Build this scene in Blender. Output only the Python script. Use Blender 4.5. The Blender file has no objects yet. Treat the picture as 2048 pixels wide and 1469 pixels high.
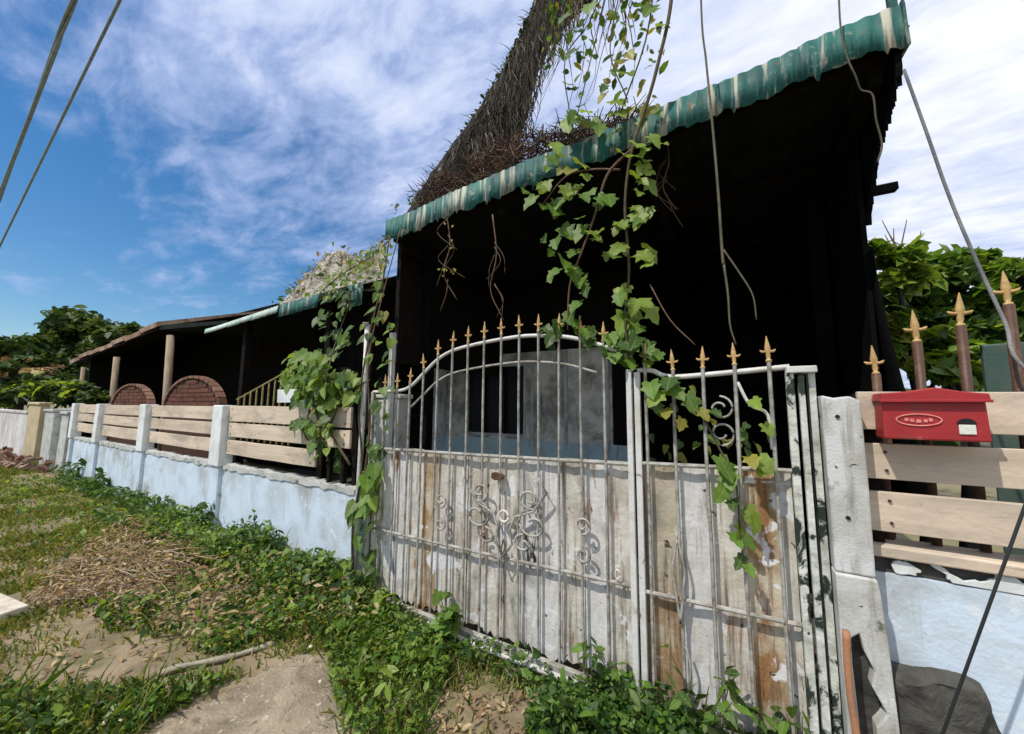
import bpy, math, random
import numpy as np
from mathutils import Vector, Matrix, Euler

random.seed(11)
rng = np.random.default_rng(11)
SC = bpy.context.scene
COL = SC.collection
R = math.radians

# ------------------------------------------------------------------ camera
F_PX, YAW, PITCH, ROLL, EYE = 740.0, R(30.5), R(6.1), R(-0.5), 1.5
fwd = Vector((-math.sin(YAW) * math.cos(PITCH), math.cos(YAW) * math.cos(PITCH), math.sin(PITCH)))
rgt0 = Vector((math.cos(YAW), math.sin(YAW), 0))
up0 = rgt0.cross(fwd)
rgt = rgt0 * math.cos(ROLL) - up0 * math.sin(ROLL)
upv = up0 * math.cos(ROLL) + rgt0 * math.sin(ROLL)
cam_data = bpy.data.cameras.new('camera')
cam = bpy.data.objects.new('camera', cam_data)
COL.objects.link(cam)
cam.matrix_world = Matrix(((rgt.x, upv.x, -fwd.x, 0), (rgt.y, upv.y, -fwd.y, 0), (rgt.z, upv.z, -fwd.z, EYE), (0, 0, 0, 1)))
cam_data.sensor_width = 36
cam_data.lens = F_PX / 2048 * 36
cam_data.clip_start = 0.05
cam_data.clip_end = 2000
SC.camera = cam


def ray(px, py):
    return fwd + rgt * ((px - 1024) / F_PX) - upv * ((py - 734.5) / F_PX)


def at(px, py, Y):
    """point of the plane Y = const that the photograph shows at this pixel (a measuring aid)"""
    d = ray(px, py)
    return Vector((0, 0, EYE)) + d * (Y / d.y)


def gz(px, py, Z=0.0):
    d = ray(px, py)
    return Vector((0, 0, EYE)) + d * ((Z - EYE) / d.z)


# ------------------------------------------------------------------ world, sun, exposure
SUN_EL, SUN_AZ = R(57), math.atan2(-0.42, -0.80)      # azimuth from +Y towards +X
world = bpy.data.worlds.new('World')
SC.world = world
world.use_nodes = True
wn, wl = world.node_tree.nodes, world.node_tree.links
wn.clear()


def N(nt, t, **kw):
    n = nt.nodes.new(t)
    for k, v in kw.items():
        if k.startswith('i_'):
            n.inputs[int(k[2:])].default_value = v
        else:
            setattr(n, k, v)
    return n


wt = world.node_tree
out = N(wt, 'ShaderNodeOutputWorld')
bg = N(wt, 'ShaderNodeBackground')
bg.inputs[1].default_value = 0.085
sky = N(wt, 'ShaderNodeTexSky')
sky.sky_type = 'NISHITA'
sky.sun_disc = False
sky.sun_elevation = SUN_EL
sky.sun_rotation = SUN_AZ
sky.air_density = 1.15
sky.dust_density = 0.25
sky.ozone_density = 4.0
hs = N(wt, 'ShaderNodeHueSaturation')
hs.inputs['Saturation'].default_value = 1.30
hs.inputs['Value'].default_value = 1.35
wl.new(sky.outputs[0], hs.inputs['Color'])
tc = N(wt, 'ShaderNodeTexCoord')
sx = N(wt, 'ShaderNodeSeparateXYZ')
wl.new(tc.outputs['Generated'], sx.inputs[0])


def M2(nt, op, a, b=None, clamp=False):
    n = nt.nodes.new('ShaderNodeMath')
    n.operation = op
    n.use_clamp = clamp
    for i, v in enumerate((a, b)):
        if v is None:
            continue
        if isinstance(v, (int, float)):
            n.inputs[i].default_value = v
        else:
            nt.links.new(v, n.inputs[i])
    return n.outputs[0]


zc = M2(wt, 'ADD', M2(wt, 'MAXIMUM', sx.outputs[2], 0.0), 0.10)
cu = M2(wt, 'DIVIDE', sx.outputs[0], zc)
cv = M2(wt, 'DIVIDE', sx.outputs[1], zc)
cb = N(wt, 'ShaderNodeCombineXYZ')
wl.new(cu, cb.inputs[0])
wl.new(cv, cb.inputs[1])
mp = N(wt, 'ShaderNodeMapping')
mp.inputs['Rotation'].default_value = (0, 0, R(24))
mp.inputs['Scale'].default_value = (0.75, 1.5, 1)
wl.new(cb.outputs[0], mp.inputs[0])
n1 = N(wt, 'ShaderNodeTexNoise')
n1.inputs['Scale'].default_value = 0.95
n1.inputs['Detail'].default_value = 7
n1.inputs['Roughness'].default_value = 0.56
n1.inputs['Distortion'].default_value = 0.55
wl.new(mp.outputs[0], n1.inputs['Vector'])
n2 = N(wt, 'ShaderNodeTexNoise')
n2.inputs['Scale'].default_value = 4.6
n2.inputs['Detail'].default_value = 6
n2.inputs['Roughness'].default_value = 0.62
n2.inputs['Distortion'].default_value = 0.3
wl.new(mp.outputs[0], n2.inputs['Vector'])
# thicker cloud towards +X / zenith, thinner low in the west
grad = M2(wt, 'ADD', M2(wt, 'MULTIPLY', sx.outputs[0], 0.33), M2(wt, 'MULTIPLY', sx.outputs[2], 0.33))
cov = M2(wt, 'ADD', M2(wt, 'ADD', M2(wt, 'MULTIPLY', n1.outputs[0], 0.72), M2(wt, 'MULTIPLY', n2.outputs[0], 0.62)), grad)
rmp = N(wt, 'ShaderNodeMapRange')
rmp.interpolation_type = 'SMOOTHSTEP'
rmp.inputs['From Min'].default_value = 0.45
rmp.inputs['From Max'].default_value = 0.80
rmp.inputs['To Max'].default_value = 0.97
wl.new(cov, rmp.inputs[0])
# cloud brightness: brighter where thick
cm = N(wt, 'ShaderNodeMix', data_type='RGBA')
cm.inputs['A'].default_value = (5.6, 6.9, 10.6, 1)
cm.inputs['B'].default_value = (13.4, 13.6, 13.9, 1)
rm2 = N(wt, 'ShaderNodeMapRange')
rm2.inputs['From Min'].default_value = 0.70
rm2.inputs['From Max'].default_value = 1.10
wl.new(cov, rm2.inputs[0])
wl.new(rm2.outputs[0], cm.inputs['Factor'])
mx = N(wt, 'ShaderNodeMix', data_type='RGBA')
wl.new(rmp.outputs[0], mx.inputs['Factor'])
wl.new(hs.outputs[0], mx.inputs['A'])
wl.new(cm.outputs['Result'], mx.inputs['B'])
wl.new(mx.outputs['Result'], bg.inputs[0])
wl.new(bg.outputs[0], out.inputs[0])

sd = bpy.data.lights.new('sun', 'SUN')
sd.energy = 4.2
sd.angle = R(0.6)
sd.color = (1.0, 0.93, 0.82)
sun = bpy.data.objects.new('sun', sd)
COL.objects.link(sun)
sdir = Vector((math.sin(SUN_AZ) * math.cos(SUN_EL), math.cos(SUN_AZ) * math.cos(SUN_EL), math.sin(SUN_EL)))
sun.rotation_euler = sdir.to_track_quat('Z', 'Y').to_euler()
sun.location = sdir * 30
vs = SC.view_settings
vs.view_transform = 'Standard'
vs.look = 'None'
vs.gamma = 1
vs.exposure = 0.0
vs.use_curve_mapping = False
SC.cycles.max_bounces = 6
SC.cycles.transparent_max_bounces = 6

# ------------------------------------------------------------------ materials
MATS = {}


def mat(name, col, col2=None, scale=6.0, lo=0.4, hi=0.65, stretch=(1, 1, 1), rough=0.8, bump=0.25, bscale=60.0,
        streak=None, peel=None, moss=None, metal=0.0, vary=0.0, translucent=0.0, spec=0.3, detail=6, lock=False, extra=()):
    """worn surface: base colour mottled with col2; streak = (colour, lo, hi, xy scale, z scale); peel = (colour, scale, lo, hi);
    moss = another layer like peel; vary = brightness change from piece to piece"""
    m = bpy.data.materials.new(name)
    m.use_nodes = True
    nt = m.node_tree
    b = nt.nodes['Principled BSDF']
    b.inputs['Roughness'].default_value = rough
    b.inputs['Metallic'].default_value = metal
    b.inputs['Specular IOR Level'].default_value = spec
    geo = nt.nodes.new('ShaderNodeNewGeometry')
    info = nt.nodes.new('ShaderNodeObjectInfo')
    off = nt.nodes.new('ShaderNodeVectorMath')
    off.operation = 'ADD'
    rv = nt.nodes.new('ShaderNodeCombineXYZ')
    rs = M2(nt, 'MULTIPLY', info.outputs['Random'], 3.7)
    for i in range(3):
        nt.links.new(rs, rv.inputs[i])
    nt.links.new(geo.outputs['Position'], off.inputs[0])
    nt.links.new(rv.outputs[0], off.inputs[1])
    pos = geo.outputs['Position'] if lock else off.outputs[0]

    def layer(prev, c, sc, a, z, st, dist=0.3):
        mp = nt.nodes.new('ShaderNodeMapping')
        mp.inputs['Scale'].default_value = st
        nt.links.new(pos, mp.inputs[0])
        n = nt.nodes.new('ShaderNodeTexNoise')
        n.inputs['Scale'].default_value = sc
        n.inputs['Detail'].default_value = detail
        n.inputs['Roughness'].default_value = 0.62
        n.inputs['Distortion'].default_value = dist
        nt.links.new(mp.outputs[0], n.inputs['Vector'])
        r = nt.nodes.new('ShaderNodeMapRange')
        r.inputs['From Min'].default_value = a
        r.inputs['From Max'].default_value = z
        nt.links.new(n.outputs[0], r.inputs[0])
        x = nt.nodes.new('ShaderNodeMix')
        x.data_type = 'RGBA'
        nt.links.new(r.outputs[0], x.inputs['Factor'])
        if prev is None:
            x.inputs['A'].default_value = (*col, 1)
        else:
            nt.links.new(prev, x.inputs['A'])
        x.inputs['B'].default_value = (*c, 1)
        return x.outputs['Result']

    cur = None
    if col2:
        cur = layer(cur, col2, scale, lo, hi, stretch)
    if streak:
        c, a, z, s1, s2 = streak
        cur = layer(cur, c, 1.0, a, z, (s1, s1, s2), 0.1)
    if moss:
        cur = layer(cur, moss[0], moss[1], moss[2], moss[3], (1, 1, 1))
    if peel:
        cur = layer(cur, peel[0], peel[1], peel[2], peel[3], (1, 1, 0.7), 0.8)
    for e in extra:
        cur = layer(cur, e[0], e[1], e[2], e[3], e[4] if len(e) > 4 else (1, 1, 1), 0.6)
    if vary:
        h = nt.nodes.new('ShaderNodeHueSaturation')
        v = nt.nodes.new('ShaderNodeMapRange')
        v.inputs['To Min'].default_value = 1 - vary
        v.inputs['To Max'].default_value = 1 + vary
        nt.links.new(info.outputs['Random'], v.inputs[0])
        nt.links.new(v.outputs[0], h.inputs['Value'])
        if cur is None:
            h.inputs['Color'].default_value = (*col, 1)
        else:
            nt.links.new(cur, h.inputs['Color'])
        cur = h.outputs[0]
    if cur is None:
        b.inputs['Base Color'].default_value = (*col, 1)
    else:
        nt.links.new(cur, b.inputs['Base Color'])
    if bump:
        n = nt.nodes.new('ShaderNodeTexNoise')
        n.inputs['Scale'].default_value = bscale
        n.inputs['Detail'].default_value = 5
        nt.links.new(pos, n.inputs['Vector'])
        bp = nt.nodes.new('ShaderNodeBump')
        bp.inputs['Strength'].default_value = bump
        bp.inputs['Distance'].default_value = 0.01
        nt.links.new(n.outputs[0], bp.inputs['Height'])
        nt.links.new(bp.outputs[0], b.inputs['Normal'])
    if translucent:
        tr = nt.nodes.new('ShaderNodeBsdfTranslucent')
        if cur is None:
            tr.inputs['Color'].default_value = (min(1, col[0] * 2.2), min(1, col[1] * 1.9), col[2], 1)
        else:
            g = nt.nodes.new('ShaderNodeMix')
            g.data_type = 'RGBA'
            g.blend_type = 'MULTIPLY'
            g.inputs['Factor'].default_value = 1
            nt.links.new(cur, g.inputs['A'])
            g.inputs['B'].default_value = (2.2, 1.9, 0.8, 1)
            nt.links.new(g.outputs['Result'], tr.inputs['Color'])
        ms = nt.nodes.new('ShaderNodeMixShader')
        ms.inputs[0].default_value = translucent
        nt.links.new(b.outputs[0], ms.inputs[1])
        nt.links.new(tr.outputs[0], ms.inputs[2])
        nt.links.new(ms.outputs[0], nt.nodes['Material Output'].inputs[0])
    MATS[name] = m
    return m


mat('blue_wall', (0.55, 0.66, 0.78), (0.42, 0.475, 0.52), 3.2, 0.42, 0.70, streak=((0.30, 0.32, 0.30), 0.60, 0.80, 9, 0.8),
    moss=((0.13, 0.14, 0.11), 7, 0.66, 0.78), bscale=60, bump=0.25,
    extra=[((0.33, 0.36, 0.36), 1.6, 0.54, 0.70), ((0.62, 0.68, 0.74), 9, 0.60, 0.66), ((0.10, 0.10, 0.085), 19, 0.70, 0.73)])
mat('white_post', (0.68, 0.72, 0.74), (0.50, 0.52, 0.50), 5, 0.45, 0.7, streak=((0.22, 0.22, 0.18), 0.60, 0.78, 22, 2), bscale=50)
mat('old_concrete', (0.50, 0.52, 0.50), (0.30, 0.31, 0.28), 6, 0.40, 0.7, streak=((0.10, 0.11, 0.09), 0.58, 0.75, 16, 2.2),
    moss=((0.05, 0.07, 0.04), 9, 0.62, 0.74), bscale=70, bump=0.5)
mat('pillar_paint', (0.54, 0.555, 0.56), (0.36, 0.36, 0.32), 5, 0.40, 0.66, streak=((0.22, 0.215, 0.18), 0.53, 0.72, 24, 2.2),
    moss=((0.12, 0.13, 0.10), 11, 0.61, 0.70), extra=[((0.27, 0.26, 0.22), 2.6, 0.52, 0.68, (1.5, 1.5, .7)), ((0.05, 0.05, 0.04), 24, 0.67, 0.70)], bscale=90, bump=0.25)
mat('dark_concrete', (0.07, 0.068, 0.06), (0.03, 0.03, 0.027), 9, 0.4, 0.65, moss=((0.18, 0.15, 0.12), 5, 0.62, 0.72), bump=0.8, bscale=35)
mat('cream_board', (0.60, 0.50, 0.395), (0.47, 0.39, 0.305), 2.0, 0.40, 0.68, stretch=(0.6, 2, 9), streak=((0.44, 0.35, 0.27), 0.60, 0.78, 12, 30),
    moss=((0.20, 0.15, 0.10), 12, 0.70, 0.80), extra=[((0.36, 0.315, 0.255), 2.4, 0.50, 0.68, (0.7, 1, 1.6)), ((0.24, 0.19, 0.14), 7, 0.60, 0.72, (0.25, 1, 3.5)), ((0.13, 0.10, 0.075), 30, 0.70, 0.74, (0.5, 1, 3))], vary=0.09, bump=0.25, bscale=40)
EX = [((0.62, 0.62, 0.63), 6.5, 0.585, 0.62), ((0.23, 0.115, 0.045), 5.0, 0.585, 0.66, (1.6, 1.6, 0.28)), ((0.21, 0.205, 0.17), 2.4, 0.53, 0.70, (1.6, 1.6, 0.7)),
      ((0.05, 0.042, 0.035), 21, 0.66, 0.69), ((0.045, 0.038, 0.03), 6.0, 0.66, 0.69, (1.6, 1.6, 0.45))]
mat('gate_sheet', (0.58, 0.56, 0.51), (0.42, 0.39, 0.33), 4.2, 0.40, 0.60, streak=((0.15, 0.12, 0.085), 0.54, 0.68, 30, 1.5), vary=0.08, rough=0.7, bump=0.4, bscale=45, lock=True, extra=EX)
mat('gate_sheet_pale', (0.58, 0.58, 0.58), (0.47, 0.455, 0.42), 4.2, 0.42, 0.64, streak=((0.19, 0.16, 0.12), 0.56, 0.70, 30, 1.5), vary=0.08, rough=0.7, bump=0.35, bscale=45, lock=True, extra=EX)
mat('gate_sheet_rusty', (0.46, 0.41, 0.32), (0.29, 0.19, 0.10), 3.2, 0.42, 0.58, streak=((0.14, 0.08, 0.04), 0.52, 0.66, 30, 1.5), vary=0.08, rough=0.75, bump=0.4, bscale=45, lock=True, extra=EX)
mat('gate_bar', (0.36, 0.36, 0.335), (0.19, 0.175, 0.15), 14, 0.42, 0.62, peel=((0.17, 0.09, 0.045), 20, 0.60, 0.68), rough=0.6, bump=0.3)
mat('white_pipe', (0.58, 0.59, 0.58), (0.46, 0.44, 0.40), 9, 0.45, 0.70, peel=((0.16, 0.12, 0.09), 16, 0.64, 0.70), rough=0.55, bump=0.2)
mat('flaky_post', (0.60, 0.62, 0.58), (0.34, 0.36, 0.31), 10, 0.40, 0.62, peel=((0.018, 0.03, 0.024), 9, 0.525, 0.57), rough=0.6, bump=0.5, bscale=40)
mat('gold_paint', (0.52, 0.34, 0.14), (0.32, 0.20, 0.08), 30, 0.4, 0.7, rough=0.5, spec=0.4, bump=0.15)
mat('brown_paint', (0.075, 0.038, 0.026), (0.14, 0.085, 0.05), 18, 0.5, 0.75, rough=0.5, bump=0.2)
mat('teal_sheet', (0.016, 0.115, 0.100), (0.010, 0.062, 0.062), 7, 0.4, 0.65, streak=((0.36, 0.35, 0.29), 0.53, 0.62, 15, 1.2),
    moss=((0.24, 0.25, 0.21), 8, 0.58, 0.64), peel=((0.13, 0.065, 0.04), 10, 0.64, 0.70), rough=0.65, vary=0.15, bump=0.2, lock=True)
mat('teal_pale', (0.30, 0.44, 0.41), (0.50, 0.55, 0.50), 5, 0.40, 0.65, streak=((0.35, 0.33, 0.28), 0.58, 0.70, 15, 1.5), vary=0.1, rough=0.6)
mat('shaded_sheet', (0.013, 0.018, 0.016), (0.006, 0.008, 0.008), 4, 0.4, 0.65, streak=((0.018, 0.015, 0.012), 0.6, 0.75, 9, 2), rough=0.9, vary=0.25, spec=0.1)  # near black: shade under the roofs put into the sheet colour
mat('shaded_timber', (0.009, 0.0075, 0.0068), (0.016, 0.013, 0.011), 6, 0.4, 0.7, stretch=(4, 4, 0.6), rough=0.95, spec=0.08, vary=0.2)  # shade of the porch interior put into the timber colour
mat('tarp_shade_black', (0.0045, 0.005, 0.0055), (0.008, 0.008, 0.008), 5, 0.4, 0.7, rough=0.9, spec=0.03, bump=0.4, bscale=14)  # tarpaulin's own black; on planks and posts it holds the porch shade
mat('grey_wall', (0.66, 0.63, 0.54), (0.26, 0.25, 0.20), 3.4, 0.42, 0.60, streak=((0.12, 0.12, 0.105), 0.54, 0.74, 9, 1.2), bump=0.4, bscale=40)
mat('teal_band', (0.44, 0.58, 0.58), (0.32, 0.40, 0.40), 3.5, 0.45, 0.7, streak=((0.08, 0.1, 0.1), 0.6, 0.75, 10, 2), bump=0.3)
mat('rust_sheet', (0.42, 0.30, 0.23), (0.22, 0.10, 0.055), 3, 0.42, 0.62, streak=((0.55, 0.48, 0.42), 0.58, 0.7, 4, 4), rough=0.8, vary=0.12)
mat('mossy_sheet', (0.36, 0.345, 0.30), (0.20, 0.19, 0.15), 5, 0.42, 0.60, moss=((0.07, 0.085, 0.035), 5.5, 0.56, 0.66), peel=((0.05, 0.045, 0.035), 9, 0.60, 0.66), bump=0.8, bscale=25)
mat('brick', (0.13, 0.050, 0.030), (0.08, 0.035, 0.024), 11, 0.4, 0.7, vary=0.25, rough=0.9, bump=0.4)
mat('mortar', (0.075, 0.04, 0.028), (0.05, 0.03, 0.02), 9, 0.4, 0.7)
mat('rim_brick', (0.20, 0.11, 0.075), (0.12, 0.06, 0.04), 9, 0.4, 0.7, vary=0.25, bump=0.4)
mat('weathered_wood', (0.30, 0.24, 0.17), (0.18, 0.14, 0.10), 6, 0.4, 0.7, stretch=(4, 4, 0.5), bump=0.5, vary=0.1)
mat('yellow_bar', (0.34, 0.29, 0.11), (0.17, 0.14, 0.06), 12, 0.45, 0.7, rough=0.6)
mat('mail_red', (0.33, 0.022, 0.026), (0.23, 0.016, 0.020), 9, 0.45, 0.75, streak=((0.28, 0.022, 0.022), 0.62, 0.78, 20, 4), rough=0.5, spec=0.4, bump=0.1, extra=[((0.22, 0.05, 0.04), 6, 0.56, 0.70), ((0.46, 0.10, 0.09), 14, 0.62, 0.68), ((0.09, 0.03, 0.022), 45, 0.70, 0.73)])
mat('mail_emblem', (0.66, 0.25, 0.22), (0.55, 0.12, 0.11), 40, 0.45, 0.65, rough=0.5, bump=0.0)
mat('white_card', (0.66, 0.68, 0.62), (0.55, 0.55, 0.5), 60, 0.5, 0.7, rough=0.7)
mat('black_slot', (0.01, 0.01, 0.012), rough=0.6, bump=0)
mat('nail', (0.05, 0.035, 0.03), rough=0.7, bump=0)
mat('bark', (0.040, 0.036, 0.031), (0.016, 0.015, 0.014), 5.5, 0.40, 0.58, stretch=(1.6, 1.6, 0.4), streak=((0.20, 0.195, 0.175), 0.59, 0.68, 5, 1.1),
    peel=((0.055, 0.07, 0.035), 2.2, 0.64, 0.72), rough=0.95, bump=1.0, bscale=16)
mat('twig', (0.14, 0.085, 0.055), (0.08, 0.05, 0.035), 20, 0.4, 0.7, vary=0.2, bump=0.3)
mat('dark_twig', (0.030, 0.026, 0.022), (0.018, 0.016, 0.014), 12, 0.4, 0.7, bump=0)
mat('pale_twig', (0.34, 0.31, 0.25), (0.20, 0.18, 0.14), 20, 0.4, 0.7, vary=0.15, bump=0.3)
mat('red_twig', (0.13, 0.055, 0.035), (0.07, 0.032, 0.024), 20, 0.4, 0.7, bump=0.3)
mat('stem', (0.085, 0.070, 0.035), (0.05, 0.04, 0.022), 20, 0.4, 0.7, bump=0.2)
mat('pale_root', (0.12, 0.11, 0.075), (0.06, 0.056, 0.038), 15, 0.4, 0.7, bump=0.3)
mat('cable', (0.045, 0.052, 0.055), rough=0.6, bump=0)
mat('cable_grey', (0.24, 0.30, 0.32), (0.14, 0.18, 0.19), 8, 0.4, 0.7, rough=0.6, bump=0)
mat('rope_grey', (0.13, 0.14, 0.15), (0.26, 0.26, 0.26), 3, 0.45, 0.6, rough=0.8, bump=0.4, bscale=120)
mat('orange_pipe', (0.36, 0.17, 0.09), (0.24, 0.14, 0.09), 9, 0.45, 0.7, rough=0.6)
mat('white_block', (0.56, 0.51, 0.43), (0.40, 0.36, 0.29), 12, 0.45, 0.7, bump=0.4)
LEAF = []
for nm, c, t in (('leaf_mid', (0.10, 0.20, 0.025), 0.35), ('leaf_light', (0.20, 0.30, 0.045), 0.4), ('leaf_dark', (0.036, 0.088, 0.016), 0.3),
                 ('leaf_yellow', (0.24, 0.23, 0.035), 0.35)):
    LEAF.append(mat(nm, c, tuple(v * 0.7 for v in c), 14, 0.4, 0.7, rough=0.5, bump=0.15, bscale=30, translucent=t, vary=0.15, detail=2, spec=0.35))
GRASS = []
for nm, c in (('grass_green', (0.13, 0.19, 0.030)), ('grass_lush', (0.06, 0.13, 0.018)), ('grass_dry', (0.33, 0.26, 0.11)), ('grass_yellow', (0.26, 0.26, 0.06))):
    GRASS.append(mat(nm, c, tuple(v * 0.65 for v in c), 5, 0.4, 0.7, rough=0.7, bump=0, translucent=0.25, detail=2))
def veins(m):
    """paler midrib and side veins in leaf coordinates"""
    nt = m.node_tree
    b = nt.nodes['Principled BSDF']
    src = b.inputs['Base Color'].links[0].from_socket
    t = nt.nodes.new('ShaderNodeTexCoord')
    sp = nt.nodes.new('ShaderNodeSeparateXYZ')
    nt.links.new(t.outputs['Object'], sp.inputs[0])
    ax_ = M2(nt, 'ABSOLUTE', sp.outputs[0])
    mid = M2(nt, 'LESS_THAN', ax_, 0.022)
    fr = M2(nt, 'FRACT', M2(nt, 'MULTIPLY', M2(nt, 'SUBTRACT', sp.outputs[2], M2(nt, 'MULTIPLY', ax_, 0.8)), 5.0))
    side = M2(nt, 'LESS_THAN', fr, 0.13)
    f = M2(nt, 'MULTIPLY', M2(nt, 'MAXIMUM', mid, side), 0.38)
    x = nt.nodes.new('ShaderNodeMix')
    x.data_type = 'RGBA'
    nt.links.new(f, x.inputs['Factor'])
    nt.links.new(src, x.inputs['A'])
    x.inputs['B'].default_value = (0.30, 0.36, 0.12, 1)
    nt.links.new(x.outputs['Result'], b.inputs['Base Color'])


for m_ in LEAF:
    veins(m_)
mat('dead_leaf', (0.25, 0.165, 0.09), (0.14, 0.09, 0.05), 9, 0.4, 0.65, rough=0.8, bump=0.2, translucent=0.15, detail=3)
mat('dead_leaf_pale', (0.42, 0.33, 0.20), (0.29, 0.20, 0.11), 9, 0.4, 0.65, rough=0.8, bump=0.2, translucent=0.15, detail=3)
mat('far_leaf', (0.042, 0.085, 0.020), (0.024, 0.055, 0.015), 1.2, 0.4, 0.65, rough=0.6, bump=0, translucent=0.2, detail=2)
mat('far_leaf_light', (0.11, 0.15, 0.028), (0.06, 0.10, 0.02), 1.2, 0.4, 0.65, rough=0.6, bump=0, translucent=0.25, detail=2)
mat('far_leaf_dark', (0.020, 0.050, 0.014), (0.014, 0.036, 0.012), 1.2, 0.4, 0.65, rough=0.6, bump=0, translucent=0.15, detail=2)
mat('path_concrete', (0.30, 0.25, 0.185), (0.18, 0.148, 0.105), 5, 0.40, 0.60, moss=((0.15, 0.125, 0.085), 3, 0.54, 0.68), extra=[((0.12, 0.10, 0.065), 14, 0.60, 0.68), ((0.42, 0.38, 0.31), 30, 0.60, 0.66)], bump=0.9, bscale=70)
mat('ground_soil', (0.26, 0.205, 0.135), (0.15, 0.12, 0.075), 3, 0.4, 0.62, moss=((0.13, 0.125, 0.055), 5.0, 0.50, 0.66), bump=0.8, bscale=40)
mat('far_ground', (0.14, 0.14, 0.06), (0.20, 0.16, 0.10), 0.6, 0.4, 0.65, bump=0.3, bscale=8)
mat('net_green', (0.045, 0.085, 0.07), (0.085, 0.10, 0.09), 6, 0.4, 0.7, rough=0.7, bump=0.2)
mat('far_white', (0.60, 0.60, 0.60), (0.38, 0.36, 0.36), 2.5, 0.4, 0.7, streak=((0.3, 0.2, 0.16), 0.56, 0.7, 6, 1), bump=0.2)
mat('far_yellow', (0.50, 0.42, 0.26), (0.36, 0.30, 0.2), 3, 0.4, 0.7, bump=0.2)
mat('rubble', (0.20, 0.11, 0.08), (0.28, 0.21, 0.16), 5, 0.45, 0.6, vary=0.3, bump=0.5)


# ------------------------------------------------------------------ mesh helpers
class MB:
    def __init__(s):
        s.v, s.f, s.m = [], [], []

    def add(s, vs, fs, mi=0):
        o = len(s.v)
        s.v.extend([tuple(x) for x in vs])
        s.f.extend([tuple(o + i for i in f) for f in fs])
        s.m.extend([mi] * len(fs))
        return s

    def box(s, x0, x1, y0, y1, z0, z1, mi=0, j=0.0):
        vs = [(x + random.uniform(-j, j), y + random.uniform(-j, j) * .5, z + random.uniform(-j, j)) for z in (z0, z1) for y in (y0, y1) for x in (x0, x1)]
        return s.add(vs, [(0, 2, 3, 1), (4, 5, 7, 6), (0, 1, 5, 4), (2, 6, 7, 3), (0, 4, 6, 2), (1, 3, 7, 5)], mi)

    def beam(s, a, b, w, h, mi=0, upref=Vector((0, 0, 1))):
        a, b = Vector(a), Vector(b)
        d = (b - a).normalized()
        u = d.cross(upref)
        u = u.normalized() if u.length > 1e-4 else Vector((1, 0, 0))
        w2 = u.cross(d).normalized()
        vs = []
        for p in (a, b):
            for su, sw in ((-1, -1), (1, -1), (1, 1), (-1, 1)):
                vs.append(p + u * su * w / 2 + w2 * sw * h / 2)
        return s.add(vs, [(3, 2, 1, 0), (4, 5, 6, 7), (0, 1, 5, 4), (1, 2, 6, 5), (2, 3, 7, 6), (3, 0, 4, 7)], mi)

    def tube(s, pts, r, n=8, mi=0, cap=True):
        pts = [Vector(p) for p in pts]
        k = len(pts)
        rs = r if isinstance(r, (list, tuple)) else [r] * k
        o = len(s.v)
        ref = Vector((0, 0, 1))
        d0 = (pts[1] - pts[0]).normalized()
        if abs(d0.dot(ref)) > 0.95:
            ref = Vector((0, 1, 0))
        for i, p in enumerate(pts):
            d = (pts[min(i + 1, k - 1)] - pts[max(i - 1, 0)]).normalized()
            u = d.cross(ref)
            if u.length < 1e-3:
                u = d.cross(Vector((1, 0, 0)))
            u.normalize()
            w = d.cross(u).normalized()
            for q in range(n):
                t = 2 * math.pi * q / n
                s.v.append(tuple(p + (u * math.cos(t) + w * math.sin(t)) * rs[i]))
        for i in range(k - 1):
            for q in range(n):
                a, b = o + i * n + q, o + i * n + (q + 1) % n
                s.f.append((a, b, b + n, a + n))
                s.m.append(mi)
        if cap:
            s.f.append(tuple(o + q for q in range(n))[::-1])
            s.f.append(tuple(o + (k - 1) * n + q for q in range(n)))
            s.m += [mi, mi]
        return s

    def prism(s, outline, y0, y1, mi=0):
        """outline = [(x, z)...] extruded from y0 (front) to y1"""
        n = len(outline)
        vs = [(x, y0, z) for x, z in outline] + [(x, y1, z) for x, z in outline]
        fs = [tuple(range(n)), tuple(range(2 * n - 1, n - 1, -1))]
        for i in range(n):
            jn = (i + 1) % n
            fs.append((i, i + n, jn + n, jn))
        return s.add(vs, fs, mi)

    def build(s, name, m, parent=None, smooth=False, bevel=0.0):
        me = bpy.data.meshes.new(name)
        me.from_pydata(s.v, [], s.f)
        ms = m if isinstance(m, (list, tuple)) else [m]
        for x in ms:
            me.materials.append(MATS[x] if isinstance(x, str) else x)
        if len(ms) > 1:
            me.polygons.foreach_set('material_index', s.m)
        if smooth:
            me.polygons.foreach_set('use_smooth', [True] * len(me.polygons))
        me.update()
        o = bpy.data.objects.new(name, me)
        COL.objects.link(o)
        if parent:
            attach(o, parent)
        if bevel:
            b = o.modifiers.new('bevel', 'BEVEL')
            b.width = bevel
            b.segments = 2
            b.limit_method = 'ANGLE'
        return o


def wloc(o):
    p = Vector(o.location)
    while o.parent:
        o = o.parent
        p += Vector(o.location)
    return p


def attach(o, parent):
    """parent a mesh built in world coordinates (things are Empties without rotation)"""
    o.parent = parent
    o.location = Vector(o.location) - wloc(parent)


def tag(o, label=None, cat=None, group=None, kind=None):
    if label: o['label'] = label
    if cat: o['category'] = cat
    if group: o['group'] = group
    if kind: o['kind'] = kind
    return o


def thing(name, label, cat, loc=(0, 0, 0), group=None):
    o = bpy.data.objects.new(name, None)
    o.empty_display_size = 0.1
    COL.objects.link(o)
    o.location = loc
    return tag(o, label, cat, group)


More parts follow.
